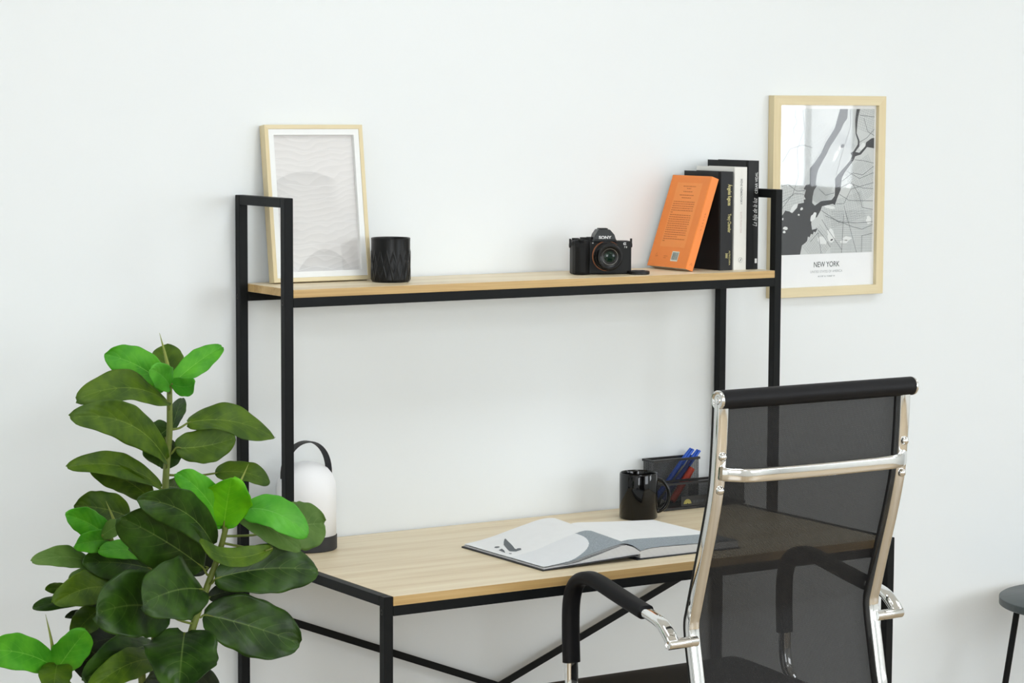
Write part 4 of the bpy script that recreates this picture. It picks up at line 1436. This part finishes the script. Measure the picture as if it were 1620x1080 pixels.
LM = {
    'L': leaf_mat('leaf_fresh_green', lin(92, 176, 38), lin(68, 152, 30), lin(140, 206, 84), 0.5),
    'Y': leaf_mat('leaf_lime', lin(108, 192, 14), lin(84, 172, 14), lin(140, 212, 50), 0.5),
    'G': leaf_mat('leaf_bright_green', lin(96, 182, 56), lin(74, 160, 44), lin(130, 196, 100), 0.42),
    'M': leaf_mat('leaf_olive', lin(84, 114, 16), lin(54, 84, 12), lin(136, 160, 66), 0.5),
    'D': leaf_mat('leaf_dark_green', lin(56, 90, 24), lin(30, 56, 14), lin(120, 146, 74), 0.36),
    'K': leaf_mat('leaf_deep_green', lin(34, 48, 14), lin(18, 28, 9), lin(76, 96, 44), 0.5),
    'P': leaf_mat('leaf_pale_green', lin(98, 130, 60), lin(78, 112, 44), lin(140, 166, 100), 0.5),
}
M_stem = mat('green_stem', lin(98, 112, 38), 0.6, bump=(120, 0.2, 0.001, 0.15))
M_bud = mat('bud_sheath', lin(136, 148, 66), 0.6)
plant = root('potted_plant', (-0.40, -0.52, 0), 'tall leafy plant with broad glossy green leaves standing left of the desk', 'plant')
LEAVES = [
((-0.339,-0.42,1.13),(-0.473,-0.46,1.198),(0.34,-0.93,0.11),0.061,0.1,12,'L'),
((-0.325,-0.4,1.132),(-0.314,-0.36,1.199),(-0.4,-0.76,0.52),0.060,0.05,8,'M'),
((-0.329,-0.42,1.135),(-0.222,-0.4,1.194),(-0.13,-0.84,0.53),0.042,0.06,14,'L'),
((-0.343,-0.44,1.139),(-0.323,-0.5,1.144),(-0.94,-0.32,-0.09),0.033,-0.22,10,'G'),
((-0.341,-0.44,1.132),(-0.405,-0.5,1.173),(0.45,-0.78,-0.44),0.044,0.1,10,'G'),
((-0.341,-0.43,1.105),(-0.55,-0.52,1.131),(0.38,-0.71,0.6),0.061,0.13,16,'M'),
((-0.35,-0.44,1.004),(-0.578,-0.56,1.107),(0.5,-0.86,0.1),0.066,0.17,16,'M'),
((-0.325,-0.4,1.057),(-0.356,-0.36,1.026),(-0.74,-0.66,-0.13),0.052,-0.1,8,'D'),
((-0.333,-0.4,1.04),(-0.332,-0.37,0.982),(-0.56,-0.73,-0.39),0.068,0.05,8,'D'),
((-0.321,-0.4,1.051),(-0.273,-0.34,1.098),(-0.21,-0.5,0.84),0.028,0.05,8,'D'),
((-0.3,-0.42,1.065),(-0.144,-0.45,1.031),(0.04,-0.66,0.75),0.071,0.12,10,'M'),
((-0.329,-0.43,1.023),(-0.231,-0.47,1.039),(-0.4,-0.87,0.27),0.061,-0.08,10,'M'),
((-0.356,-0.43,0.954),(-0.576,-0.54,1.021),(0.5,-0.79,0.34),0.045,0.12,20,'M'),
((-0.37,-0.42,0.933),(-0.516,-0.5,1.012),(0.09,-0.78,-0.62),0.050,0.15,14,'M'),
((-0.334,-0.4,0.95),(-0.283,-0.36,0.938),(0.62,-0.78,-0.01),0.034,0.05,8,'D'),
((-0.338,-0.6,0.877),(-0.522,-0.7,0.984),(0.4,-0.9,-0.15),0.066,0.18,14,'D'),
((-0.356,-0.6,0.839),(-0.543,-0.68,0.954),(0.2,-0.92,-0.33),0.093,0.05,12,'D'),
((-0.32,-0.6,0.908),(-0.432,-0.66,1.016),(0.33,-0.93,-0.17),0.052,0.12,12,'L'),
((-0.323,-0.61,0.91),(-0.332,-0.66,1.0),(-0.42,-0.77,-0.47),0.079,0.08,12,'Y'),
((-0.247,-0.42,0.971),(-0.148,-0.44,0.95),(-0.02,-0.76,0.65),0.046,0.12,14,'M'),
((-0.292,-0.62,0.937),(-0.209,-0.7,0.898),(-0.48,-0.73,0.49),0.059,0.2,12,'G'),
((-0.216,-0.6,0.892),(-0.113,-0.58,0.891),(0.18,-0.94,0.29),0.084,0.05,8,'P'),
((-0.294,-0.61,0.926),(-0.213,-0.68,0.867),(-0.3,-0.79,0.53),0.048,0.1,10,'P'),
((-0.255,-0.66,0.874),(-0.421,-0.72,0.909),(0.39,-0.76,0.52),0.037,-0.16,10,'M'),
((-0.345,-0.62,0.823),(-0.174,-0.67,0.828),(-0.27,-0.91,0.32),0.083,0.1,12,'D'),
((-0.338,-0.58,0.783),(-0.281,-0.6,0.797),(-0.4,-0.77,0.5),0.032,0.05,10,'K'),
((-0.357,-0.6,0.759),(-0.204,-0.66,0.702),(-0.28,-0.93,0.24),0.098,0.05,12,'D'),
((-0.36,-0.58,0.711),(-0.314,-0.6,0.72),(-0.39,-0.57,0.72),0.020,0.05,8,'M'),
((-0.376,-0.64,0.811),(-0.54,-0.76,0.825),(0.57,-0.74,0.36),0.102,0.08,12,'D'),
((-0.436,-0.62,0.775),(-0.612,-0.74,0.813),(0.58,-0.78,0.23),0.109,0.1,12,'D'),
((-0.402,-0.62,0.737),(-0.469,-0.74,0.672),(-0.11,-0.43,0.9),0.120,0.1,12,'D'),
((-0.492,-0.52,0.89),(-0.597,-0.58,0.949),(0.44,-0.89,-0.12),0.047,0.08,14,'L'),
((-0.492,-0.52,0.887),(-0.585,-0.59,0.898),(0.6,-0.8,-0.0),0.037,0.05,12,'L'),
((-0.42,-0.44,0.909),(-0.532,-0.46,0.941),(0.22,-0.96,0.18),0.060,0.08,10,'M'),
((-0.525,-0.56,0.903),(-0.504,-0.6,0.929),(-0.91,-0.39,0.15),0.029,0.05,8,'P'),
((-0.413,-0.44,0.884),(-0.389,-0.46,0.827),(-0.39,-0.91,0.15),0.055,0.06,8,'K'),
((-0.518,-0.52,0.845),(-0.664,-0.6,0.88),(0.51,-0.74,0.43),0.037,0.1,10,'P'),
((-0.407,-0.5,0.826),(-0.56,-0.56,0.861),(0.4,-0.89,0.21),0.061,0.06,8,'D'),
((-0.404,-0.48,0.847),(-0.531,-0.56,0.878),(0.55,-0.72,0.43),0.036,0.06,8,'L'),
((-0.497,-0.54,0.807),(-0.635,-0.62,0.811),(0.45,-0.75,0.49),0.057,0.12,16,'M'),
((-0.558,-0.5,0.808),(-0.61,-0.52,0.814),(0.34,-0.72,0.6),0.020,0.05,8,'M'),
((-0.486,-0.48,0.814),(-0.56,-0.5,0.822),(0.27,-0.84,0.47),0.034,0.05,8,'P'),
((-0.5,-0.52,0.779),(-0.664,-0.6,0.802),(0.35,-0.49,0.8),0.033,0.06,8,'D'),
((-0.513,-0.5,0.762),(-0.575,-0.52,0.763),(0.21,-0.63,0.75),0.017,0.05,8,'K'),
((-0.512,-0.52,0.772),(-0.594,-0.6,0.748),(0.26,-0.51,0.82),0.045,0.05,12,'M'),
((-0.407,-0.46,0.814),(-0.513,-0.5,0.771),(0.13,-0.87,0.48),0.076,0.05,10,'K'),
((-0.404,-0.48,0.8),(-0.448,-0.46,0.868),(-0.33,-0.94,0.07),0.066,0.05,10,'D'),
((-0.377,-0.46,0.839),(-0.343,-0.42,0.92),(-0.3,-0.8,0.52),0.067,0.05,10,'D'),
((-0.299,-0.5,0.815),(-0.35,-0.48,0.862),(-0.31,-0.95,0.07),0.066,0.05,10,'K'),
((-0.622,-0.58,0.697),(-0.777,-0.66,0.756),(0.49,-0.86,0.13),0.058,0.1,12,'L'),
((-0.617,-0.58,0.688),(-0.587,-0.64,0.764),(-0.51,-0.76,-0.39),0.056,0.06,14,'L'),
((-0.623,-0.6,0.703),(-0.671,-0.7,0.679),(0.03,-0.25,0.97),0.053,0.1,10,'M'),
((-0.426,-0.56,0.707),(-0.601,-0.66,0.685),(0.32,-0.7,0.63),0.061,0.1,12,'D'),
((-0.431,-0.58,0.684),(-0.61,-0.7,0.679),(0.46,-0.7,0.55),0.051,0.12,12,'M'),
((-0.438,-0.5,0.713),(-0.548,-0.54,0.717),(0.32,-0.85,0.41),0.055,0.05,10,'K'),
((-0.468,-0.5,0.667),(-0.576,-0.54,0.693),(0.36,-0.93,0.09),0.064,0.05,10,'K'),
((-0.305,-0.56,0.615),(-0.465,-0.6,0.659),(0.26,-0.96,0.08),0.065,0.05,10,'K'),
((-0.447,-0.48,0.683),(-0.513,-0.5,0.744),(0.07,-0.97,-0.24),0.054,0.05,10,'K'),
]

CROWN = Vector((-0.40, -0.52, 0.85))
STEMS = {
 'A': [(-0.334,-0.42,1.143),(-0.334,-0.42,1.099),(-0.335,-0.42,1.043),(-0.341,-0.42,0.987),(-0.351,-0.43,0.922),(-0.375,-0.46,0.816),(-0.401,-0.50,0.715),(-0.415,-0.52,0.60),(-0.41,-0.52,0.40),(-0.40,-0.52,0.26)],
 'B': [(-0.318,-0.61,0.909),(-0.329,-0.60,0.856),(-0.353,-0.60,0.799),(-0.380,-0.60,0.731),(-0.391,-0.59,0.664),(-0.395,-0.56,0.55),(-0.39,-0.53,0.40),(-0.385,-0.515,0.26)],
 'C': [(-0.492,-0.52,0.892),(-0.470,-0.51,0.834),(-0.452,-0.52,0.768),(-0.444,-0.53,0.694),(-0.435,-0.53,0.55),(-0.425,-0.53,0.40),(-0.418,-0.53,0.26)],
 'D': [(-0.617,-0.58,0.692),(-0.584,-0.57,0.652),(-0.529,-0.56,0.588),(-0.47,-0.545,0.50),(-0.435,-0.54,0.38),(-0.415,-0.535,0.26)],
}
stem_pts = []
for k, pts_ in STEMS.items():
    pth = catmull(pts_, 5)
    stem_pts += [p for p in pth if p.z > .6]
    bm = sweep(NB(), pth, circ(.0062, 12), scale=lambda t: .75 + .6 * t, ref=(0, 1, 0))
    obj('stem', bm, M_stem, plant, smooth=True)
rl = random.Random(21)


def leaf(Bp, Tp, Nn, width, droop, fold, kind):
    Bp = Vector(Bp); Tp = Vector(Tp); Nn = Vector(Nn).normalized()
    a = Tp - Bp; Ln = a.length; ad = a.normalized()
    Nn = (Nn - ad * Nn.dot(ad)).normalized()
    S = ad.cross(Nn).normalized()
    bm = NB()
    uvl = bm.loops.layers.uv.new('UVMap')
    nl, nw = 34, 20
    ph1, ph2 = rl.uniform(0, 6), rl.uniform(0, 6)
    rows = []
    # leaves arch: the midrib bulges along the up-facing side
    up = Nn if Nn.z >= 0 else Nn
    for i in range(nl + 1):
        t = i / nl
        wt = (math.sin(PI * min(1, t ** .84 * .985 + .012))) ** .48
        wt *= .80 + .26 * t
        wt = max(wt, .05)
        c = Bp + ad * (Ln * t) + Vector((0, 0, 1)) * (droop * Ln * 4 * t * (1 - t) * .55) + Nn * (droop * Ln * 4 * t * (1 - t) * .45)
        row = []
        for j in range(nw + 1):
            u = -1 + 2 * j / nw
            hw = width * .56 * wt * (1 + (.038 * math.sin(10 * t + ph1 + (2 if u > 0 else 0)) + .022 * math.sin(27 * t + ph2 + (1 if u > 0 else 0))) * abs(u))
            h = math.tan(R(fold)) * abs(u) * hw * (1 - .35 * abs(u))
            h += .085 * width * math.sin(8.5 * t + ph2 + (1.7 if u > 0 else 0)) * abs(u) ** 2
            h += .013 * width * (abs(math.sin(PI * (6.5 * t - 2.6 * abs(u) ** 1.25))) - .5) * (1 - abs(u) ** 3) * min(1, abs(u) * 4) * min(1, t * 5)
            row.append((bm.verts.new(c + S * (u * hw) + Nn * (h - math.tan(R(fold)) * hw * .3)), u, t))
        rows.append(row)
    for i in range(nl):
        for j in range(nw):
            q = [rows[i][j], rows[i][j + 1], rows[i + 1][j + 1], rows[i + 1][j]]
            f = bm.faces.new([v[0] for v in q])
            for l, v in zip(f.loops, q):
                l[uvl].uv = (v[1], v[2])
            f.smooth = True
    me = bpy.data.meshes.new('leaf')
    bmesh.ops.translate(bm, vec=-plant.location, verts=bm.verts)
    bm.to_mesh(me); bm.free()
    me.materials.append(LM[kind])
    o = bpy.data.objects.new('leaf', me); C.objects.link(o); o.parent = plant
    sd_ = o.modifiers.new('thickness', 'SOLIDIFY'); sd_.thickness = 0.0007; sd_.offset = 0
    # petiole back to the nearest stem, entering it a little lower down
    near = min(stem_pts, key=lambda p: (p + Vector((0, 0, .012)) - Bp).length)
    if .004 < (near - Bp).length < .16:
        mid_ = (near + Bp) / 2 + Vector((0, 0, -.004)) + (Bp - near) * .05
        pb = sweep(NB(), catmull([near, mid_, Bp + ad * .002, Bp + ad * (Ln * .10) + Vector((0, 0, 1)) * (droop * Ln * .2) - Nn * .0012], 4), circ(.0021, 8), ref=tuple(S), scale=lambda t: 1.1 - .4 * t)
        obj('petiole', pb, M_stem, o, smooth=True)
    return o


for row_ in LEAVES:
    leaf(*row_)
for a, b, r_ in (((-.334, -.42, 1.138), (-.352, -.42, 1.226), .0055), ((-.300, -.60, .966), (-.270, -.60, 1.012), .0035), ((-.481, -.52, .900), (-.499, -.52, .955), .0045), ((-.621, -.58, .700), (-.634, -.58, .786), .0045)):
    a = Vector(a); b = Vector(b)
    bm = sweep(NB(), catmull([a, a * .6 + b * .4 + Vector((.003, 0, 0)), b], 5), circ(r_, 10), ref=(0, 1, 0), scale=lambda t: max(.06, 1 - t ** 1.3))
    obj('bud', bm, M_bud, plant, smooth=True)
# pot (below the picture)
M_pot = mat('white_pot', lin(225, 224, 220), 0.5); M_soil = mat('soil', lin(58, 44, 34), 0.95, bump=(60, 1.0, 0.01, 0.3))
bm = NB(); lathe(bm, [(0, 0), (.105, 0), (.112, .004), (.145, .25), (.147, .262), (.143, .266), (.137, .262), (.132, .238), (0, .238)], -.40, -.52, 0, 64)
obj('pot', bm, M_pot, plant, autos=40)
bm = NB(); lathe(bm, [(0, .239), (.133, .239), (.1335, .246), (.06, .254), (0, .257)], -.40, -.52, 0, 40)
obj('soil', bm, M_soil, plant, smooth=True)
